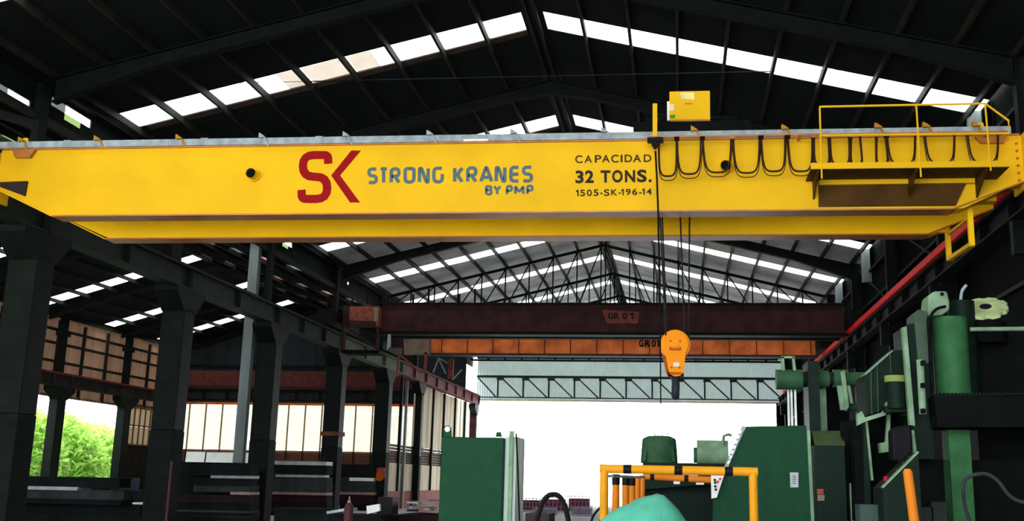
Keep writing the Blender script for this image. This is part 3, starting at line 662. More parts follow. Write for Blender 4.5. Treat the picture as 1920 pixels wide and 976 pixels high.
MB().px([(1256, 195), (1264, 195), (1264, 207), (1256, 207)], 22.49, 0.008).build('notice', mat('cream_paper_label', (0.8, 0.6, 0.4), 0.6), BX)
MB().px([(1256, 215), (1266, 215), (1266, 221), (1256, 221)], 22.49, 0.008).build('nameplate', mat('green_nameplate', (0.05, 0.32, 0.02), 0.6), BX)
MB().px([(1284, 193), (1298, 193), (1298, 195), (1284, 195)], 22.49, 0.008).build('nameplate', M_amber, BX)
MB().box(q0.x-0.05, q0.x, 22.52, 22.9, q1.z, q0.z-0.22).build('side_door', M_white, BX)
MB().box(q0.x+0.1, q0.x+0.18, 22.6, 22.8, 8.8, q1.z).box(q1.x-0.18, q1.x-0.1, 22.6, 22.8, 8.8, q1.z).build('box_stand', M_dark, BX)
a0, a1 = P(1228, 195, Y=21.3), P(1229, 264, Y=21.3)
AM = MB().box(a0.x-0.045, a0.x+0.045, 21.26, 21.34, a1.z-0.02, a0.z).build('festoon_arm', M_yellow, TR)
MB().bar((a0.x, 21.3, a0.z-0.06), (a0.x, 22.6, a0.z-0.06), 0.08, 0.08).build('arm_stay', M_yellow, AM)
MB().box(a1.x-0.16, a1.x+0.16, YF-0.06, YF+0.1, 8.28, 8.36).prism([(a1.x-0.1, YF-0.04, 8.28), (a1.x+0.08, YF-0.04, 8.28), (a1.x+0.02, YF-0.04, 8.14), (a1.x-0.03, YF-0.04, 8.14)], (0, 0.1, 0)).build('tow_clamp', M_black, AM)
# pendant control cable
pp = [P(1229, 283, Y=21.15), P(1232, 340, Y=21.15), P(1234, 395, Y=21.15), P(1237, 540, Y=21.15), P(1238, 640, Y=21.15), P(1239, 757, Y=21.15)]
t = thing('pendant_cable', 'thin black control cable hanging straight down from the yellow arm', 'cable', pp[-1])
MB().tube(pp, [0.022, 0.022, 0.022, 0.024, 0.016, 0.014], 6).build('cord', M_black, t)
# hook block with its ropes
HB = thing('hook_block', 'bright orange hook block hanging on ropes below the yellow crane', 'hook block', P(1268, 750, Y=22.9))
YH = 22.75
c, c2 = P(1266, 645, Y=YH), P(1268, 690, Y=YH)
rT, rB = 0.265, 0.165
def cheek(y, m, nm, dx=0):
    pl = []
    for i in range(21):
        a = math.radians(-38+256*i/20); pl.append((c.x+dx+rT*math.cos(a), y, c.z+rT*math.sin(a)))
    for i in range(11):
        a = math.radians(180+180*i/10); pl.append((c2.x+dx+rB*math.cos(a), y, c2.z+rB*math.sin(a)))
    return MB().prism(pl, (0, 0.03, 0)).build(nm, m, HB)
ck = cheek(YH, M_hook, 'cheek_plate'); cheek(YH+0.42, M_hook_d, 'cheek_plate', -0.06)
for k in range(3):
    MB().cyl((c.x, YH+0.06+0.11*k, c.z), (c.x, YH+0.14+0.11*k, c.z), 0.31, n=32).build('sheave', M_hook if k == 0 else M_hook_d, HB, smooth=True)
MB().cyl((c.x, YH-0.03, c.z-0.01), (c.x, YH+0.46, c.z-0.01), 0.06).build('axle', M_hook, HB)
b = MB()
for z0, r0 in ((c.z, 0.12), (c2.z-0.04, 0.10)):
    for aa in (35, 145, 215, 325): b.cyl((c.x+r0*math.cos(math.radians(aa)), YH-0.025, z0+r0*math.sin(math.radians(aa))), (c.x+r0*math.cos(math.radians(aa)), YH, z0+r0*math.sin(math.radians(aa))), 0.022, n=6)
b.build('bolts', M_hook_d, HB)
for z0 in (c.z-0.10, c2.z-0.10): MB().box(c.x-0.12, c.x+0.12, YH-0.02, YH, z0-0.025, z0+0.02).build('keeper_plate', M_hook_d, HB)
MB().box(c2.x-0.06, c2.x+0.06, YH-0.008, YH, c2.z+0.04, c2.z+0.12).build('nameplate', M_white, HB)
MB().box(c2.x-0.17, c2.x+0.15, YH+0.03, YH+0.42, c2.z-0.13, c2.z-0.03).build('crosshead', M_dark, HB)
hz = c2.z-0.16; hx = c2.x-0.02; hy = YH+0.22
hp = [(hx, hy, hz+0.14), (hx, hy, hz-0.02), (hx-0.0, hy-0.05, hz-0.10), (hx+0.01, hy-0.16, hz-0.20), (hx, hy-0.16, hz-0.32), (hx, hy-0.03, hz-0.40), (hx, hy+0.13, hz-0.34), (hx, hy+0.17, hz-0.22), (hx, hy+0.16, hz-0.16)]
MB().tube(rounded(hp, 0.06, 3), [0.06]*4+[0.085]*19+[0.055]*6 if False else 0.085, 10).build('hook', M_hookst, HB, smooth=True)
for (xa, ya), (xb, yb), yy in (((1237, 392), (1249, 640), 22.8), ((1241, 392), (1251, 640), 23.0), ((1275, 392), (1284, 632), 22.85), ((1293, 392), (1291, 640), 23.1)):
    a, bb = P(xa, ya, Y=yy), P(xb, yb, Y=yy); top = a+(a-bb)*((9.0-a.z)/(a.z-bb.z))
    MB().tube([top, bb], 0.020, 6).build('rope', M_rope, HB)

# ------------------------------------------------------------------ the two older cranes
t = thing('overhead_crane', 'dull maroon crane bridge marked in black, crossing the main bay', 'crane', (-4, 47.6, 8))
g = MB().box(-13.1, 7.0, 47.5, 48.0, 7.95, 9.20).build('main_girder', M_maroon, t)
MB().box(-13.3, 7.1, 47.35, 48.1, 9.18, 9.24).build('top_flange', M_rafter, g)
MB().box(-13.3, 7.1, 47.2, 48.3, 7.86, 7.95).build('bottom_flange', M_rafter, g)
MB().box(-13.3, 7.1, 47.0, 47.1, 7.80, 7.86).box(-13.3, 7.1, 49.5, 50.0, 7.95, 9.20).build('walkway', M_dark, t)
MB().px([(1128, 580), (1198, 584), (1196, 606), (1138, 606)], 47.49, 0.01).build('paint_patch', mat('old_red_paint_patch', (0.17, 0.04, 0.03), 0.6), g)
for ch, a, b in (('G', 1140, 1150), ('R', 1151, 1162), ('0', 1167, 1176), ('1', 1181, 1188)): text('lettering', ch, a, b, 586, 598, 47.485, M_black, g, 0.04)
MB().box(-15.5, -14.9, 45.8, 50.2, 8.02, 8.7).build('end_truck', M_rafter, t); MB().box(7.0, 7.52, 45.8, 50.2, 8.18, 8.7).build('end_truck', M_rafter, t)
MB().box(-14.9, -13.1, 47.5, 48.0, 8.2, 9.1).build('girder_end', M_maroon, t)
bx = MB().px([(656, 574), (711, 574), (709, 611), (654, 610)], 47.0, 0.5).build('switch_box', mat('dull_orange_box', (0.22, 0.06, 0.035), 0.6, var=0.4, scale=6), t)
MB().px([(700, 577), (710, 577), (708, 600), (702, 604)], 46.98, 0.02).build('box_door', M_timber, bx)
MB().px([(655, 600), (705, 602), (704, 611), (654, 610)], 46.98, 0.02).build('box_skirt', M_maroon, bx)
CG = MB().px([(641, 606), (647, 606), (643, 660), (638, 660)], 46.9, 0.1).build('cage_post', M_maroon, t)
MB().px([(706, 612), (711, 612), (709, 655), (704, 655)], 46.9, 0.1).build('cage_post', M_maroon, CG)
MB().bar(P(645, 610, Y=46.9), P(705, 652, Y=46.9), 0.14, 0.08).build('cage_brace', M_maroon, CG)
MB().px([(640, 655), (712, 656), (710, 662), (640, 661)], 46.9, 1.0).build('cage_floor', M_dark, CG)
MB().px([(727, 626), (732, 626), (732, 648), (725, 655)], 47.0, 0.1).build('lamp_tube', M_rail, t)
m = MB()
for k in range(9): m.cyl((-14.6+0.7*k, 47.8, 9.24), (-14.6+0.7*k, 47.8, 9.24+0.2+0.25*((k*7) % 3)), 0.05, n=6)
m.build('conduit_posts', M_rafter, t)

t = thing('overhead_crane', 'old orange crane bridge behind the maroon one, nearest the doorway', 'crane', (-4, 56.2, 7.9))
g = MB().box(-12.9, 6.8, 56.0, 56.5, 7.98, 9.35).build('main_girder', M_orange_old, t)
MB().box(-13.0, 6.9, 55.8, 56.7, 7.88, 7.98).build('bottom_flange', M_truss, g)
MB().box(-13.0, 6.9, 55.8, 56.7, 9.32, 9.4).build('top_flange', M_dark, g)
for k in range(15): MB().box(-12.2+1.34*k, -12.17+1.34*k, 55.94, 56.0, 7.98, 9.32).build('stiffener', M_maroon, g)
for ch, a, b in (('G', 1198, 1207), ('R', 1209, 1219), ('0', 1222, 1230), ('1', 1232, 1236)): text('lettering', ch, a, b, 636, 650, 55.985, M_black, g, 0.04)
MB().box(-15.5, -14.9, 54.5, 58.5, 8.02, 8.7).build('end_truck', M_rafter, t); MB().box(6.8, 7.52, 54.5, 58.5, 8.18, 8.7).build('end_truck', M_rafter, t)
MB().box(-14.9, -12.9, 56.0, 56.5, 8.3, 9.2).build('girder_end', M_maroon, t)
bx = MB().px([(757, 632), (804, 632), (804, 663), (757, 664)], 55.4, 0.5).build('cab_panel', M_timber, t)
CG = MB().px([(745, 661), (749, 661), (746, 705), (743, 705)], 55.4, 0.1).build('cage_post', MATS['dull_orange_box'], t)
MB().px([(796, 660), (801, 660), (798, 698), (794, 698)], 55.4, 0.1).build('cage_post', MATS['dull_orange_box'], CG)
MB().bar(P(748, 663, Y=55.4), P(792, 700, Y=55.4), 0.14, 0.08).build('cage_brace', MATS['dull_orange_box'], CG)
MB().bar(P(812, 698, Y=57), P(822, 672, Y=57), 0.06).bar(P(822, 672, Y=57), P(836, 700, Y=57), 0.06).bar(P(820, 670, Y=57), P(840, 680, Y=57), 0.06).bar(P(850, 710, Y=57), P(866, 692, Y=57), 0.06).build('cable_stay', M_rail, t)
MB().px([(842, 672), (850, 672), (849, 712), (839, 708)], 57, 0.2).build('end_post', MATS['dull_orange_box'], t)

# ------------------------------------------------------------------ stacked steel in the left bay
GN = 'steel lengths in the far pile'
def stock(px0, px1, py0, py1, Y, m, label, kind='i', depth=0.9, group=None):
    xm = (px0+px1)/2; a, b = P(px0, py0, Y=Y), P(px1, py1, Y=Y); a.z = P(xm, py0, Y=Y).z; b.z = P(xm, py1+1, Y=Y).z
    z0 = max(0.0, b.z); h = a.z-z0
    mb = MB()
    if kind == 'i' and h > 0.12: mb.ibeam((a.x, Y+depth/2, z0+h/2), (b.x, Y+depth/2, z0+h/2), h*0.99, depth, h*0.14, depth*0.88)
    else: mb.box(a.x, b.x, Y, Y+depth, z0, a.z)
    return mb.solo('steel_beam', m, label, 'steel beam', group)
L1 = 'steel pile under the open bays'
stock(8, 222, 893, 911, 36, M_beam_dk, 'dark steel beam on top of the pile under the open bays')
stock(10, 145, 911, 916.5, 35.9, M_beam_lt, 'pale steel flat bar near the top of the pile under the open bays', 'b')
stock(8, 230, 917, 934, 36, M_beam_gr, 'grey steel beam second in the pile under the open bays')
stock(8, 225, 935, 943, 35.6, M_beam_dk, 'thin dark beam third in the pile under the open bays')
stock(8, 262, 943.5, 960, 36.2, M_beam_dk, 'dark wide beam fourth in the pile under the open bays')
stock(2, 270, 961, 990, 36, M_beam_dk, 'dark bottom beam of the pile under the open bays')
stock(228, 250, 918, 940, 37.5, M_black, 'short black square steel section beside the pile under the open bays', 'b')
stock(224, 238, 895, 917, 38.5, mat('bluish_steel_ends', (0.06, 0.085, 0.13), 0.5), 'short bluish steel bundle end beside the open bay pile', 'b')
for a in ((322, 468, 866, 879, 'd', 'dark beam topping the pile behind the second column'), (324, 468, 880, 889, 'd', 'second dark beam of the pile behind the second column'), (395, 468, 890, 895, 'l', 'pale flat bar in the pile behind the second column'),
          (324, 466, 896, 908, 'd', 'dark beam under the pale bar behind the second column'), (362, 468, 909, 921, 'g', 'grey beam midway down the pile behind the second column'), (432, 468, 921.5, 926, 'p', 'short pinkish flat bar in the pile behind the second column'),
          (326, 468, 927, 941, 'm', 'primer red beam in the pile behind the second column'), (322, 468, 942, 955, 'd', 'dark beam low in the pile behind the second column'), (330, 468, 956, 959, 'g', 'thin grey bar low in the pile behind the second column'), (322, 468, 960, 985, 'd', 'dark bottom beam of the pile behind the second column')):
    stock(a[0], a[1], a[2], a[3], 37.0+random.uniform(-0.12, 0.12), dict(d=M_beam_dk, l=M_beam_lt, g=M_beam_gr, p=M_beam_pk, m=M_beam_mr)[a[4]], a[5])
for a in ((506, 612, 864, 870, 'l', 'pale sheet edge topping the pile behind the third column'), (506, 612, 871, 888, 'd', 'dark beam under the pale sheet behind the third column'), (516, 606, 888.5, 893, 'l', 'long pale flat bar behind the third column'),
          (510, 612, 893.5, 907, 'g', 'upper grey beam of the pile behind the third column'), (510, 612, 907.5, 921, 'g', 'lower grey beam of the pile behind the third column'), (506, 612, 921.5, 926, 'p', 'pinkish flat bar behind the third column'),
          (506, 612, 926.5, 940, 'm', 'upper primer red beam behind the third column'), (506, 612, 940.5, 954, 'm', 'lower primer red beam behind the third column'), (506, 612, 954.5, 958, 'g', 'thin grey bar low behind the third column'), (506, 612, 958.5, 975, 'd', 'dark bottom beam of the pile behind the third column')):
    stock(a[0], a[1], a[2], a[3], 46.5+random.uniform(-0.12, 0.12), dict(d=M_beam_dk, l=M_beam_lt, g=M_beam_gr, p=M_beam_pk, m=M_beam_mr)[a[4]], a[5])
for a in ((638, 702, 870, 893, 'd', 'dark steel block topping the pile between the fourth and fifth columns'), (655, 700, 895, 900, 'w', 'bright white flat bar between the fourth and fifth columns'), (636, 702, 901, 911, 'g', 'upper grey beam between the fourth and fifth columns'), (636, 702, 911.5, 921, 'g', 'lower grey beam between the fourth and fifth columns'),
          (636, 702, 921.5, 926, 'p', 'pinkish flat bar between the fourth and fifth columns'), (636, 702, 926.5, 945, 'm', 'primer red beam between the fourth and fifth columns'), (636, 702, 945.5, 972, 'd', 'dark bottom beam between the fourth and fifth columns')):
    stock(a[0], a[1], a[2], a[3], 56.2, dict(d=M_beam_dk, l=M_beam_lt, g=M_beam_gr, p=M_beam_pk, m=M_beam_mr, w=M_white)[a[4]], a[5])
stock(320, 470, 868, 990, 38.3, M_beam_dk, 'dark upright steel slab at the back of the pile behind the second column', 'b', depth=0.1)
stock(514, 606, 952, 990, 34, M_beam_dk, 'low dark beam lying on the floor next to the third column')
stock(346, 462, 968, 990, 34.2, M_beam_dk, 'low dark beam lying on the floor next to the second column')
for x0, x1, y0, y1 in ((350, 385, 846, 871), (388, 438, 847, 872), (442, 470, 848, 870)):
    a, b = P(x0, y0, Y=66), P(x1, y0, Y=66); MB().prism([(a.x, 65.6, 0), (b.x, 65.6, 0), (b.x, 66, a.z), (a.x, 66, a.z)], (0, 0.05, 0)).solo('sheet_bundle', M_white, 'white metal sheet leaning below the cream windows, %s' % {350: 'nearest the second column', 388: 'in the middle', 442: 'nearest the third column'}[x0], 'metal sheet')

# clutter on the floor of the main bay
def pbox(name, pts, Y, depth, m, label, cat, **k):
    mb = MB().px(pts, Y, depth); return mb.solo(name, m, label, cat, **k)
def gbox(name, x0, x1, y0, Y, depth, m, label, cat):      # stands on the floor
    a, b = P(x0, y0, Y=Y), P(x1, y0, Y=Y); return MB().box(a.x, b.x, Y, Y+depth, 0, a.z).solo(name, m, label, cat)
q = P(655, 938, Y=24)
t = thing('gas_cylinder', 'maroon gas cylinder with grey cap standing among the scrap', 'gas cylinder', (q.x, 24, 0))
MB().lathe((q.x, 24, 0), [(0.09, 0), (0.10, 0.02), (0.10, q.z-0.14), (0.07, q.z-0.07), (0.035, q.z-0.04)], 16).build('body', mat('maroon_cylinder', (0.07, 0.025, 0.028), 0.5), t, smooth=True)
MB().lathe((q.x, 24, q.z-0.05), [(0.04, 0), (0.04, 0.05), (0.015, 0.06), (0.015, 0.14)], 10).build('valve', M_beam_pk, t)
gbox('block', 708, 736, 931, 26.4, 0.6, M_black, 'tall black box beside the scrap heap', 'box')
MB().px([(612, 958), (648, 952), (649, 957), (613, 963)], 24.5, 0.9).solo('plate', M_rail, 'pale steel plate propped left of the gas cylinder', 'plate')
MB().px([(687, 948), (711, 944), (712, 957), (688, 963)], 25, 0.12).solo('plate', M_white, 'white steel plate propped right of the gas cylinder', 'plate')
gbox('bench', 608, 714, 963, 25, 1.2, M_beam_dk, 'low dark workbench under the steel plates', 'bench')
zbin = P(738, 964, Y=27.5).z
bx0, bx1 = P(738, 964, Y=27.5).x, P(826, 964, Y=27.5).x
for i in range(34):
    px_ = random.random(); Y = 27.8+random.random()*2.6; base = zbin + 0.02 + 0.07*(i//9)
    a = Vector((bx0+0.3+px_*(bx1-bx0-0.6), Y, 0)); L = random.uniform(0.3, 0.8); th = random.uniform(-0.5, 0.5); z = base+0.06
    d = Vector((math.cos(th), random.uniform(-0.4, 0.4), math.sin(th)*0.12)).normalized()*L
    MB().bar(Vector((a.x, Y, z))-d/2, Vector((a.x, Y, z))+d/2, random.uniform(0.06, 0.2), random.uniform(0.04, 0.1)).solo('scrap_piece', random.choice([M_beam_gr, M_beam_pk, M_beam_lt, M_beam_mr, mat('violet_grey_scrap', (0.12, 0.11, 0.15), 0.5)]), 'offcut of mixed steel in the scrap heap by the red plinth', 'scrap', 'scrap heap offcuts')
gbox('bin', 738, 826, 964, 27.5, 3.2, M_beam_mr, 'low scrap bin under the heap of offcuts', 'bin')

# ------------------------------------------------------------------ green cabinet left of the doorway
YC = 16.0
a, b = P(828, 818, Y=YC), P(945, 818, Y=YC); hx = (a.x+b.x)/2
t = thing('cabinet', 'tall plain green steel cabinet with a lifting eye in the doorway', 'cabinet', (hx, YC+0.5, 0))
MB().box(a.x, b.x, YC, YC+1.2, 0, a.z).build('body', M_green, t, bevel=0.015)
e = MB().px([(831, 818), (831, 803), (834, 798), (840, 797), (845, 801), (846, 818)], YC, 0.05).build('lifting_eye', M_green, t)
cc = P(839, 804, Y=YC); MB().cyl(cc+Vector((0, -0.012, 0)), cc+Vector((0, 0.06, 0)), 0.04, n=16).build('eye_hole', M_white, e)
MB().px([(929, 818), (931, 809), (938, 809), (940, 818)], YC, 0.08).build('lifting_lug', M_green, t)
c0 = P(972, 818, Y=YC+0.3); sd = MB().box(b.x+0.005, c0.x, YC+0.12, YC+1.0, 0, a.z+0.02).build('side_panel', mat('pale_green_panel', (0.5, 0.6, 0.54), 0.5, var=0.3, streak=True), t)
MB().box(c0.x-0.10, c0.x-0.04, YC+0.06, YC+0.14, 0, a.z+0.10).build('side_pipe', M_green_lt, t)
MB().tube([P(968, 812, Y=YC), P(971, 880, Y=YC), P(974, 976, Y=YC)], 0.013, 6).build('cord', M_black, t)

# ------------------------------------------------------------------ yellow guard frame, post, tarpaulin, hose
YGd = 12.0
r = 0.047
t = thing('guard_frame', 'yellow pipe guard frame with black bands in front of the machine', 'guard rail', (0, YGd, 0))
A, B, C_, D_ = P(1133, 878, Y=YGd), P(1412, 884, Y=YGd), P(1128, 990, Y=YGd), P(1414, 990, Y=YGd)
MB().tube([A+Vector((-r, 0, 0)), B+Vector((r, 0, 0))], r, 14).build('top_rail', M_guard, t, smooth=True)
for q in (A, B):
    MB().tube([q, Vector((q.x, q.y, 0))], r*0.98, 14).build('leg', M_guard if q is A else M_guard, t, smooth=True)
for px_ in (1177, 1273, 1367):
    c = A+(B-A)*((px_-1133)/(1412-1133)); d = (B-A).normalized()*0.042
    MB().cyl(c-d, c+d, r*1.04, n=14).build('black_band', M_black, t, smooth=True)
for z in (A.z-0.53, A.z-1.0): MB().cyl((A.x, A.y, z), (A.x, A.y, z-0.09), r*1.04, n=14).build('black_band', M_black, t, smooth=True)
MB().bar(P(1145, 892, Y=12.1), P(1206, 894, Y=15.0), 0.06, 0.03).build('side_rail', M_rail, t)
gp = thing('guard_frame', 'row of orange and black guard posts with a rear rail behind the front frame', 'guard rail', (0, 14.6, 0))
for i, (px_, Y, py) in enumerate(((1155, 12.9, 888), (1173, 13.8, 890), (1185, 14.7, 892), (1195, 15.4, 893), (1204, 16.2, 890))):
    q = P(px_, py, Y=Y); p = MB().tube([q, (q.x, q.y, 0)], 0.042, 12).build('post', M_guard_o, gp, smooth=True)
    for z in (0, 0.52):
        if i < 3: MB().cyl((q.x, q.y, q.z-z), (q.x, q.y, q.z-z-0.12), 0.045, n=12).build('black_band', M_black, p, smooth=True)
q0, q1 = P(1206, 892, Y=16.2), P(1333, 899, Y=16.2)
rr = MB().tube([q0, q1], 0.046, 12).build('rear_rail', M_guard_o, gp, smooth=True)
for px_ in (1223, 1287):
    c = q0+(q1-q0)*((px_-1206)/127); MB().cyl(c-Vector((0.03, 0, 0)), c+Vector((0.03, 0, 0)), 0.049, n=12).build('black_band', M_black, rr)
q = P(1702, 884, Y=11.5)
t = thing('bollard', 'round topped yellow bollard post in front of the press', 'bollard', (q.x+0.05, 11.5, 0))
MB().tube([(q.x+0.13, 11.5, 0), (q.x+0.07, 11.5, 0.9), (q.x, 11.5, q.z), (q.x-0.002, 11.5, q.z+0.03)], [0.05, 0.05, 0.047, 0.03], 14).build('post', M_guard_o, t, smooth=True)
# tarpaulin over a heap
bm = MB(); n = 36; Yt = 9.5
tp = P(1218, 931, Y=Yt); vs = []; fs = []
def tz(u, v):
    x = u*1.0; d = math.hypot(u*1.15 if u > 0 else u*0.95, v*0.8)
    h = tp.z*max(0, 1-0.66*max(0, d-0.10)**1.45) + 0.03*math.sin(9*u+3*v)*math.sin(4*v+2) + 0.012*abs(math.sin(15*u+5*v))
    return max(0.0, h)
for i in range(n+1):
    for j in range(n+1):
        u, v = -1.3+2.6*i/n, -1.3+2.6*j/n; vs.append((tp.x+u*0.82, Yt+v*0.9, tz(u, v)))
for i in range(n):
    for j in range(n): fs.append((i*(n+1)+j, (i+1)*(n+1)+j, (i+1)*(n+1)+j+1, i*(n+1)+j+1))
bm.add(vs, fs)
o = bm.solo('tarpaulin', M_tarp, 'turquoise tarpaulin draped over a heap before the yellow guard frame', 'tarpaulin', smooth=True)
sm = o.modifiers.new('thickness', 'SOLIDIFY'); sm.thickness = 0.01
# hose arc and thin cable
def pxtube(pts, Y, r, n=8): return MB().tube(rounded([P(x, y, Y=Y) for x, y in pts], 0.25, 5), r, n)
pxtube([(1003, 985), (1018, 938), (1030, 926), (1046, 926), (1058, 942), (1068, 985)], 11, 0.025).solo('hose', M_black, 'thick black hose bent into an arch before the doorway', 'hose', smooth=True)
pxtube([(1106, 985), (1112, 966), (1121, 955), (1130, 948)], 12, 0.013).solo('cable', M_black, 'thin black cable rising to the foot of the guard frame', 'cable', smooth=True)
gbox('box', 985, 1030, 962, 13, 0.6, mat('dark_brown_box', (0.03, 0.02, 0.02), 0.7), 'small dark brown box behind the hose arch', 'box')

# ------------------------------------------------------------------ right hand machinery
# dark green housing with the sloping edge
YM = 17.0
t = thing('machine_housing', 'large dark green machine housing with a sloping toothed edge', 'machine', (1.2, YM+1, 0))
MB().prism([P(1397, 799, Y=YM), P(1512, 797, Y=YM), P(1522, 976, Y=YM)*1, Vector((P(1522, 976, Y=YM).x, YM, 0)), Vector((P(1336, 976, Y=YM).x, YM, 0)), P(1338, 930, Y=YM), P(1360, 880, Y=YM)], (0, 0.62, 0)).build('body', M_green, t)
MB().prism([P(1393, 797, Y=YM-0.02), P(1399, 799, Y=YM-0.02), P(1365, 876, Y=YM-0.02), P(1359, 874, Y=YM-0.02)], (0, 0.3, 0)).build('sloping_rail', M_rail, t)
for k in range(7):
    f_ = k/7; x, y = 1388-26*f_, 806+66*f_
    MB().px([(x, y), (x+4, y+1), (x+1, y+7), (x-3, y+6)], YM-0.06, 0.06).build('rail_tooth', M_steel, t)
sp = MB().px([(1333, 890), (1358, 889), (1344, 932), (1334, 934)], YM-0.10, 0.05).build('switch_plate', M_white, t)
for x, y, m in ((1340, 899, M_dark), (1341, 904, M_dark), (1341, 911, M_dark), (1342, 917, M_dark), (1346, 902, M_red), (1350, 897, M_red)):
    c = P(x, y, Y=YM-0.10); MB().cyl(c, c+Vector((0, -0.03, 0)), 0.018, n=10).build('button', m, sp)
np_ = MB().px([(1481, 885), (1497, 885), (1497, 913), (1482, 913)], YM-0.02, 0.02).build('notice_plate', mat('grey_white_notice', (0.40, 0.44, 0.46), 0.6), t)
for k in range(5): MB().px([(1486, 891+3.5*k), (1493, 891+3.5*k), (1493, 892+3.5*k), (1486, 892+3.5*k)], YM-0.024, 0.004).build('print_line', M_beam_gr, np_)
MB().px([(1513, 806), (1519, 806), (1527, 976), (1521, 976)], YM-0.05, 0.2).build('lit_edge_strip', M_green_lt, t)  # paler strip paints in the lit edge of the housing
# low machine bed with its two motors
YD = 21.0
t = thing('machine_bed', 'low dark green machine bed carrying two rounded motors', 'machine', (-0.3, YD, 0))
a, b = P(1205, 866, Y=YD), P(1362, 866, Y=YD)
MB().box(a.x, b.x, YD, YD+2, 0, a.z).build('bed', M_green_dk, t)
MB().px([(1190, 905), (1360, 890), (1360, 905), (1190, 918)], YD-0.4, 0.4).build('ledge', M_green_dk, t)
c = P(1236, 866, Y=YD+0.6); sc_ = (c - Vector((0, 0, EYE))).length/F
k = sc_
MB().lathe((c.x, c.y, c.z-0.02), [(34*k, 0), (33*k, 18*k), (31*k, 42*k), (29*k, 45*k), (20*k, 49*k), (3*k, 50*k)], 28).build('motor', M_green_md, t, smooth=True)
for s_ in (-1, 1): MB().bar((c.x+s_*26*k, c.y-30*k, c.z), (c.x+s_*20*k, c.y-14*k, c.z+45*k), 5*k, 4*k).build('motor_rib', M_green_md, t)
for s_ in (-8, 6, 16): MB().cyl((c.x+s_*k, c.y, c.z+48*k), (c.x+s_*k, c.y, c.z+54*k), 1.2*k, n=6).build('motor_stud', M_steel, t)
c = P(1338, 849, Y=YD+0.5)
MB().cyl((c.x-30*k, c.y, c.z), (c.x+26*k, c.y, c.z), 23*k, n=28).build('motor', M_green_lt, t, smooth=True)
MB().cyl((c.x-36*k, c.y, c.z-4*k), (c.x-30*k, c.y, c.z-4*k), 14*k, n=20).build('motor_end', M_green_md, t, smooth=True)
MB().tube([(c.x+16*k, c.y-0.2, c.z+10*k), (c.x+18*k, c.y-0.2, c.z+30*k), (c.x+26*k, c.y-0.2, c.z+33*k), (c.x+32*k, c.y-0.2, c.z+31*k)], 0.03, 8).build('conduit', M_green_lt, t, smooth=True)
for x0, x1, y0, y1 in ((1263, 1275, 897, 907), (1305, 1320, 904, 908), (1266, 1308, 889, 893)):
    MB().px([(x0, y0), (x1, y0), (x1, y1), (x0, y1)], YD-0.45, 0.03).build('white_marking', M_white, t)

# second cabinet next to the housing
t = thing('cabinet', 'dark green control cabinet with a lighter sloping top beside the housing', 'cabinet', (2.3, 17, 0))
a, b = P(1528, 834, Y=16.6), P(1583, 834, Y=16.6)
MB().box(a.x, b.x, 16.6, 17.8, 0, a.z).build('body', M_green_dk, t)
MB().prism([P(1528, 835, Y=16.6), P(1585, 835, Y=16.6), P(1581, 808, Y=17.3), P(1522, 808, Y=17.3)], (0, 0.04, 0.01)).build('sloping_top', mat('olive_green_top', (0.055, 0.085, 0.035), 0.6), t)
MB().px([(1532, 916), (1544, 916), (1544, 926), (1532, 926)], 16.58, 0.02).build('warning_plate', M_red_sign, t); MB().px([(1533, 927), (1546, 927), (1546, 938), (1533, 938)], 16.58, 0.02).build('tag_plate', M_timber, t)
MB().px([(1593, 905), (1599, 905), (1607, 976), (1596, 976)], 16.7, 0.3).build('door_edge', M_green_lt, t)

# horizontal drive shaft on its stand
YSf = 18.0
t = thing('drive_shaft', 'thick green horizontal shaft with couplings on a dark upright stand', 'machine', (2.1, YSf, 0))
def hcyl(x0, x1, yc, rp, m, nm, Y=YSf):
    a, b = P(x0, yc, Y=Y), P(x1, yc, Y=Y); r_ = rp*(a-Vector((0, 0, EYE))).length/F
    return MB().cyl(a, b, r_, n=26).build(nm, m, t, smooth=True)
hcyl(1455, 1504, 711, 18, M_green_md, 'shaft_sleeve'); hcyl(1504, 1514, 711, 14, M_green_dk, 'collar')
hcyl(1530, 1554, 710, 15, M_green_md, 'coupling'); hcyl(1554, 1564, 710, 12, M_green_dk, 'collar'); hcyl(1562, 1590, 709, 16, M_green_md, 'coupling'); hcyl(1590, 1626, 711, 13, M_green_md, 'shaft')
MB().px([(1466, 694), (1472, 694), (1470, 668), (1465, 668)], YSf-0.1, 0.12).px([(1488, 694), (1493, 694), (1489, 668), (1486, 668)], YSf-0.1, 0.12).px([(1465, 667), (1490, 667), (1490, 671), (1465, 671)], YSf-0.1, 0.12).build('lifting_bracket', M_green_lt, t)
a = P(1514, 676, Y=YSf-0.3); b = P(1535, 676, Y=YSf-0.3); MB().box(a.x, b.x, YSf-0.3, YSf+0.4, 0, a.z).build('upright', M_green_dk, t)
a = P(1548, 720, Y=YSf+0.5); b = P(1590, 720, Y=YSf+0.5); MB().box(a.x, b.x, YSf+0.5, YSf+0.8, 0, a.z).build('back_plate', M_dark, t)
for x0, x1, m in ((1476, 1479, M_steel), (1482, 1485, M_steel), (1489, 1492, M_steel), (1536, 1548, M_green_lt)):
    a = P(x0, 728, Y=YSf+0.2); b = P(x1, 728, Y=YSf+0.2); MB().box(a.x, b.x, YSf+0.15, YSf+0.25, 0, a.z).build('guide_rod', m, t)
MB().px([(1570, 722), (1580, 722), (1586, 768), (1577, 768)], YSf-0.2, 0.1).px([(1576, 696), (1584, 694), (1592, 762), (1586, 770)], YSf-0.25, 0.06).px([(1588, 722), (1594, 722), (1600, 756), (1594, 756)], YSf-0.2, 0.1).build('arm', M_green_lt, t)
hcyl(1586, 1622, 762, 8, M_green_md, 'lower_shaft')

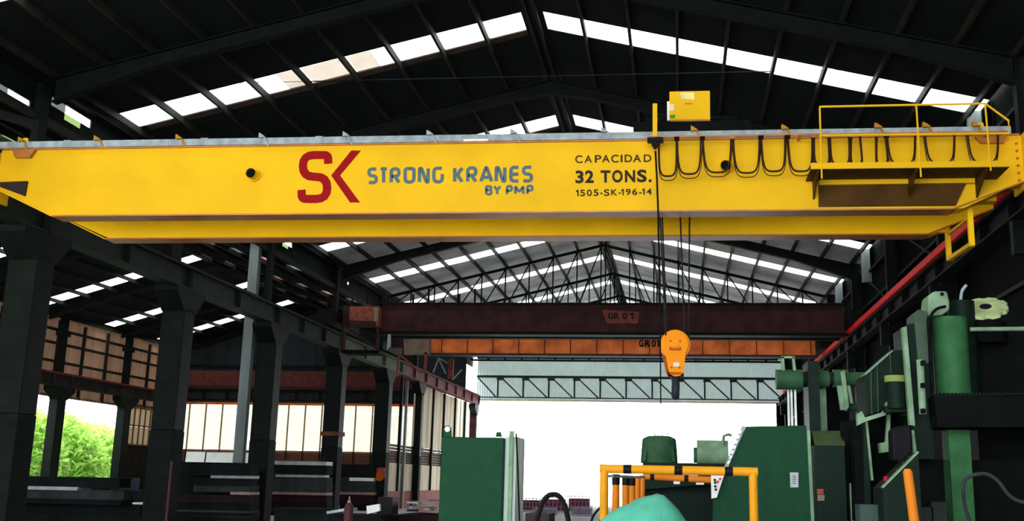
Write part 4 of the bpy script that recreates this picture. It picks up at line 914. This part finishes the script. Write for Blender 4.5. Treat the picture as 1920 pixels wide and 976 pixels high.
# the big press on the right
YP = 16.0
PR = thing('press', 'tall green press with big round cylinders and a toothed ledge', 'machine', (4.2, YP+1, 0))
def pp_(name, pts, m, Y=YP, d=0.3, **k): return MB().px(pts, Y, d).build(name, m, PR, **k)
def vcyl(name, x0, x1, y0, y1, m, Y, ground=False):
    a, b = P(x0, y0, Y=Y), P(x1, y0, Y=Y); e = P((x0+x1)/2, y1, Y=Y); r_ = (b.x-a.x)/2; cx = (a.x+b.x)/2
    return MB().cyl((cx, Y, 0 if ground else e.z), (cx, Y, a.z), r_, n=28).build(name, m, PR, smooth=True)
hood = pp_('guard_hood', [(1622, 702), (1674, 656), (1700, 656), (1704, 770), (1660, 765), (1626, 778)], M_green_dk, YP-0.1, 0.8)
for x, y0, y1 in ((1632, 694, 776), (1644, 684, 772), (1668, 662, 700)): MB().px([(x, y0), (x+1.6, y0), (x+3.6, y1), (x+2, y1)], YP-0.14, 0.05).build('hood_rib', M_green_md, hood)
MB().px([(1622, 700), (1674, 655), (1675, 657), (1623, 703)], YP-0.13, 0.4).build('hood_edge', M_green_lt, hood)
pp_('bracket', [(1607, 776), (1616, 770), (1622, 782), (1655, 772), (1663, 752), (1666, 756), (1660, 778), (1622, 790), (1608, 797)], M_green_lt, YP-0.25, 0.12)
pp_('flange_shelf', [(1660, 760), (1702, 760), (1704, 772), (1660, 772)], M_green_dk, YP-0.4, 0.6)
vcyl('roller', 1662, 1697, 716, 765, M_green_dk, YP-0.4); vcyl('roller_cap', 1658, 1699, 704, 716, mat('yellowed_green_cap', (0.18, 0.22, 0.06), 0.5), YP-0.4)
pp_('face_strip', [(1692, 613), (1700, 612), (1716, 798), (1706, 796)], M_green_lt, YP-0.6, 0.12)
pp_('face_strip', [(1709, 806), (1714, 806), (1719, 846), (1713, 848)], M_green_lt, YP-0.6, 0.12)
pp_('side_frame', [(1700, 608), (1742, 600), (1752, 860), (1716, 860)], M_green_dk, YP-0.5, 1.0)
pp_('head_casting', [(1713, 588), (1722, 580), (1736, 582), (1742, 680), (1722, 684)], mat('grey_green_casting', (0.045, 0.075, 0.05), 0.5), YP-0.55, 0.5)
q = vcyl('side_cylinder', 1718, 1732, 674, 776, M_green_lt, YP-0.75)
for yy in (680, 722, 770): a = P(1730, yy, Y=YP-0.9); MB().box(a.x-0.02, a.x+0.03, YP-0.95, YP-0.85, a.z-0.03, a.z+0.03).build('bolt', M_dark, q)
pp_('oil_line', [(1739, 596), (1742, 596), (1752, 800), (1749, 800)], M_dark, YP-0.7, 0.05)
M_cyl = mat('press_cylinder_green', (0.032, 0.120, 0.045), 0.5, var=0.25, scale=5)
vcyl('main_cylinder', 1746, 1812, 596, 742, M_cyl, YP-0.2)
q = pp_('cylinder_head', [(1739, 572), (1741, 553), (1752, 545), (1776, 545), (1781, 565), (1781, 580), (1768, 590), (1741, 592)], M_green_lt, YP-0.45, 0.45, bevel=0.03)
c = P(1766, 551, Y=YP-0.46); MB().cyl(c, c+Vector((0, -0.02, 0)), 0.025, n=10).build('port', M_dark, q)
vcyl('rear_cylinder', 1776, 1826, 565, 742, M_green_dk, YP+0.15)
MB().tube(rounded([P(1801, 565, Y=YP), P(1803, 545, Y=YP), P(1812, 534, Y=YP)], 0.1), 0.022, 8).build('air_pipe', M_rail, PR, smooth=True)
MB().tube(rounded([P(1744, 640, Y=YP-0.6), P(1745, 590, Y=YP-0.6), P(1756, 578, Y=YP-0.6), P(1772, 574, Y=YP-0.5)], 0.1), 0.02, 8).build('oil_pipe', M_dark, PR, smooth=True)
# toothed disc on its drum, cross pipe
a = P(1859, 575, Y=YP); rd = 38*(a-Vector((0, 0, EYE))).length/F
dz = a.z
gear = MB(); n = 48; ring = []
for i in range(n):
    rr_ = rd*(1.0 if (i % 6) < 4 else 0.90); ring.append((a.x+rr_*math.cos(2*math.pi*i/n), YP+0.3+rr_*math.sin(2*math.pi*i/n)))
tilt = lambda y: dz - (y-YP-0.3)*-0.10
vx, vy = a.x/math.hypot(a.x, YP), YP/math.hypot(a.x, YP)          # leans towards the aisle
lean = lambda x, y: dz + 0.60*((x-a.x)*vx + (y-YP-0.3)*vy)
gear.prism([(x, y, lean(x, y)) for x, y in ring], (0, 0, 0.05)).build('toothed_disc', mat('pale_yellow_green_disc', (0.36, 0.44, 0.20), 0.6, var=0.35, scale=6), PR)
MB().prism([(a.x+rd*0.27*math.cos(k_*math.pi/8), YP+0.3+rd*0.27*math.sin(k_*math.pi/8), lean(a.x+rd*0.27*math.cos(k_*math.pi/8), YP+0.3+rd*0.27*math.sin(k_*math.pi/8))+0.052) for k_ in range(16)], (0, 0, 0.006)).build('disc_bore', M_dark, PR)
e = P(1859, 612, Y=YP); MB().cyl((a.x, YP+0.35, e.z-0.2), (a.x, YP+0.35, dz-0.60*rd*0.95), rd*0.9, n=28).build('drum', M_dark, PR, smooth=True)
MB().tube([P(1819, 617, Y=YP-0.3), P(2000, 615, Y=YP-0.3)], 0.03, 10).build('cross_pipe', M_green_lt, PR, smooth=True)
MB().box(*[P(1822, 640, Y=YP+0.4).x, 5.9, YP+0.4, YP+1.5, 0, P(1822, 625, Y=YP+0.4).z]).build('rear_body', M_dark, PR)
# toothed ledge
pp_('ledge', [(1752, 742), (2010, 738), (2010, 800), (1758, 800)], M_dark, YP-0.9, 0.9)
m = MB()
for k_ in range(32):
    x = 1757+7.2*k_; m.px([(x, 742), (x+1.2, 735.5), (x+2.8, 735.5), (x+4, 742)], YP-0.9, 0.2)
o = m.build('ledge_teeth', M_green_dk, PR); o['kind'] = 'stuff'
a, b = P(1778, 805, Y=YP-0.5), P(1818, 805, Y=YP-0.5)
MB().box(a.x, b.x, YP-0.5, YP-0.1, 0, a.z).build('pedestal', M_cyl, PR)
a, b = P(1720, 860, Y=YP-0.2), P(1990, 860, Y=YP-0.2); MB().box(a.x, b.x, YP-0.1, YP+1.2, 0, a.z).build('base', M_dark, PR)
pp_('guide_post', [(1618, 790), (1628, 790), (1634, 976), (1622, 976)], M_green_dk, YP+0.1, 0.2); pp_('guide_post', [(1664, 776), (1670, 776), (1668, 836), (1660, 836)], M_green_lt, YP+0.1, 0.1)
pp_('valve_block', [(1650, 830), (1670, 826), (1670, 846), (1652, 848)], M_green_lt, YP, 0.2); pp_('slide_block', [(1600, 800), (1615, 800), (1624, 976), (1606, 976)], M_dark, YP+0.3, 0.5)
pp_('rear_plate', [(1580, 790), (1720, 770), (1724, 985), (1590, 985)], M_dark, YP+0.8, 0.3)
pp_('edge_light_strip', [(1623, 790), (1627, 790), (1638, 900), (1634, 900)], M_green_lt, YP+0.05, 0.05)
# operator console
t = thing('console', 'sloping operator console with a red button beside the press', 'console', (2.6, 14.2, 0))
YO = 14.2
a, b = P(1655, 915, Y=YO), P(1722, 848, Y=YO)
MB().prism([a, b, Vector((b.x, YO, 0)), Vector((a.x, YO, 0))], (0, 0.7, 0)).build('body', M_green_dk, t)
MB().bar(a+Vector((0, 0.05, 0.01)), b+Vector((0, 0.05, 0.01)), 0.12, 0.02).build('panel_edge', M_green_lt, t)
c = P(1661, 892, Y=YO+0.1); MB().cyl(c-Vector((0, 0, 0.06)), c, 0.03, n=12).build('red_button', mat('magenta_red_button', (0.35, 0.01, 0.06), 0.5), t)
for x, y in ((1682, 878), (1694, 866), (1706, 854)): c = P(x, y, Y=YO+0.1); MB().cyl(c-Vector((0, 0, 0.05)), c, 0.02, n=10).build('button', M_beam_gr, t)
t = thing('monitor', 'black rounded screen housing above the operator console', 'monitor', P(1690, 860, Y=14.9))
MB().px([(1672, 806), (1680, 799), (1706, 796), (1710, 804), (1712, 846), (1690, 868), (1674, 862)], 14.9, 0.3).build('housing', M_black, t, bevel=0.03)
c = P(1692, 860, Y=15.05); MB().cyl((c.x, 15.05, 0), (c.x, 15.05, c.z), 0.04).build('stand', M_dark, t)
pxtube([(1822, 990), (1806, 940), (1806, 900), (1822, 890), (1850, 886), (1872, 900), (1895, 935), (1935, 945), (1990, 960)], 13.5, 0.022).solo('hose', M_beam_gr, 'grey hose looped over the dark base of the press', 'hose', smooth=True)
for i, (x, y, s_) in enumerate(((1665, 945, 0.3), (1690, 935, 0.25), (1735, 950, 0.3), (1760, 940, 0.22))):
    gbox('machine_part', x-14, x+14, y, 15.0, 0.3, mat('grey_casting', (0.022, 0.027, 0.026), 0.6), 'grey casting at the foot of the press, %s' % ['first from the dark cabinet', 'second, behind the bollard', 'third, past the bollard', 'fourth, by the pedestal'][i], 'casting')
gbox('machine_part', 1612, 1654, 945, 14.6, 0.4, mat('teal_grey_cover', (0.045, 0.075, 0.065), 0.6), 'teal grey metal cover on the floor beside the console', 'cover')

# ------------------------------------------------------------------ outside: stacked lattice goods, shrubs
for i, (x0, x1, y0, m) in enumerate(((974, 1012, 932, M_crate), (1014, 1060, 930, M_crate), (1064, 1106, 928, M_crate), (1000, 1044, 950, mat('white_grey_bale', (0.22, 0.20, 0.26), 0.7)), (1070, 1110, 948, MATS['white_grey_bale']))):
    Y = 62 if i < 3 else 56
    a, b = P(x0, y0, Y=Y), P(x1, y0, Y=Y); t = thing('cage', 'wire cage of red goods by the doorway, %s' % ['beside the green cabinet', 'behind the hose arch', 'nearest the guard frame'][i] if i < 3 else 'low grey cage in front of the red ones, %s' % ['behind the hose arch', 'nearest the guard frame'][i-3], 'cage', ((a.x+b.x)/2, Y+0.5, 0))
    h = max(0.35, a.z)
    MB().box(a.x+0.06, b.x-0.06, Y+0.1, Y+0.9, 0.05, h*0.82).build('contents', m, t)
    f_ = MB()
    for k_ in range(7): xx = a.x+(b.x-a.x)*k_/6; f_.box(xx-0.02, xx+0.02, Y, Y+0.04, 0, h)
    for k_ in range(4): f_.box(a.x, b.x, Y, Y+0.04, h*k_/3.2, h*k_/3.2+0.03)
    f_.build('wire_frame', mat('lilac_grey_wire', (0.25, 0.22, 0.3), 0.6), t)
def shrub(cx, cy, h, w, label, seed):
    rnd = random.Random(seed); t = thing('shrub', label, 'shrub', (cx, cy, 0))
    st_ = MB()
    for k_ in range(5): st_.tube([(cx+rnd.uniform(-.3, .3), cy+rnd.uniform(-.3, .3), 0), (cx+rnd.uniform(-1, 1)*w*0.3, cy+rnd.uniform(-1, 1)*w*0.3, h*0.7)], [0.06, 0.02], 5)
    st_.build('stems', M_beam_mr, t)
    lf = MB()
    for k_ in range(7000):
        u, v = rnd.random()*2*math.pi, rnd.random(); rr_ = w*(0.55+0.45*rnd.random())
        el = math.asin(v); p = Vector((cx+rr_*math.cos(el)*math.cos(u)*0.9, cy+rr_*math.cos(el)*math.sin(u), h*(0.02+0.98*math.sin(el)**0.7*(0.6+0.4*rnd.random()))))
        s_ = rnd.uniform(0.18, 0.34); d = Vector((rnd.uniform(-1, 1), rnd.uniform(-1, 1), rnd.uniform(-.3, 1))).normalized(); e_ = d.cross(Vector((rnd.uniform(-1, 1), rnd.uniform(-1, 1), rnd.uniform(-1, 1)))).normalized()
        lf.add([p-d*s_, p+e_*s_*0.35, p+d*s_, p-e_*s_*0.35], [(0, 1, 2, 3)])
    o_ = lf.build('leaves', M_leaf, t); o_['kind'] = 'stuff'
for i, (cy, cx, h, w, lab) in enumerate(((52.5, -38.5, 4.3, 3.0, 'bright green leafy shrub outside, beyond the nearest column'), (56.5, -38.8, 5.0, 3.2, 'bright green leafy shrub outside the first open bay'),
        (61.5, -38.6, 5.6, 3.6, 'tall bright green shrub outside the middle of the second open bay'), (67.0, -38.9, 5.4, 3.6, 'bright green shrub outside the far edge of the second open bay'), (72.5, -39.5, 5.0, 3.6, 'bright green shrub outside, past the open bays'))):
    shrub(cx, cy, h, w, lab, 20+i)

# ------------------------------------------------------------------ where daylight enters
R90 = math.pi/2
daylight_portal('daylight_entrance', (XC-9, Y0, 5.5), (R90, 0, 0), 42, 11)             # open hall end behind the camera
daylight_portal('daylight_doorway', (XC, 83.8, 3.8), (-R90, 0, 0), 23, 7.6)
daylight_portal('daylight_open_bays', (-34.4, 59, 3.6), (0, -R90, 0), 4.5, 17)
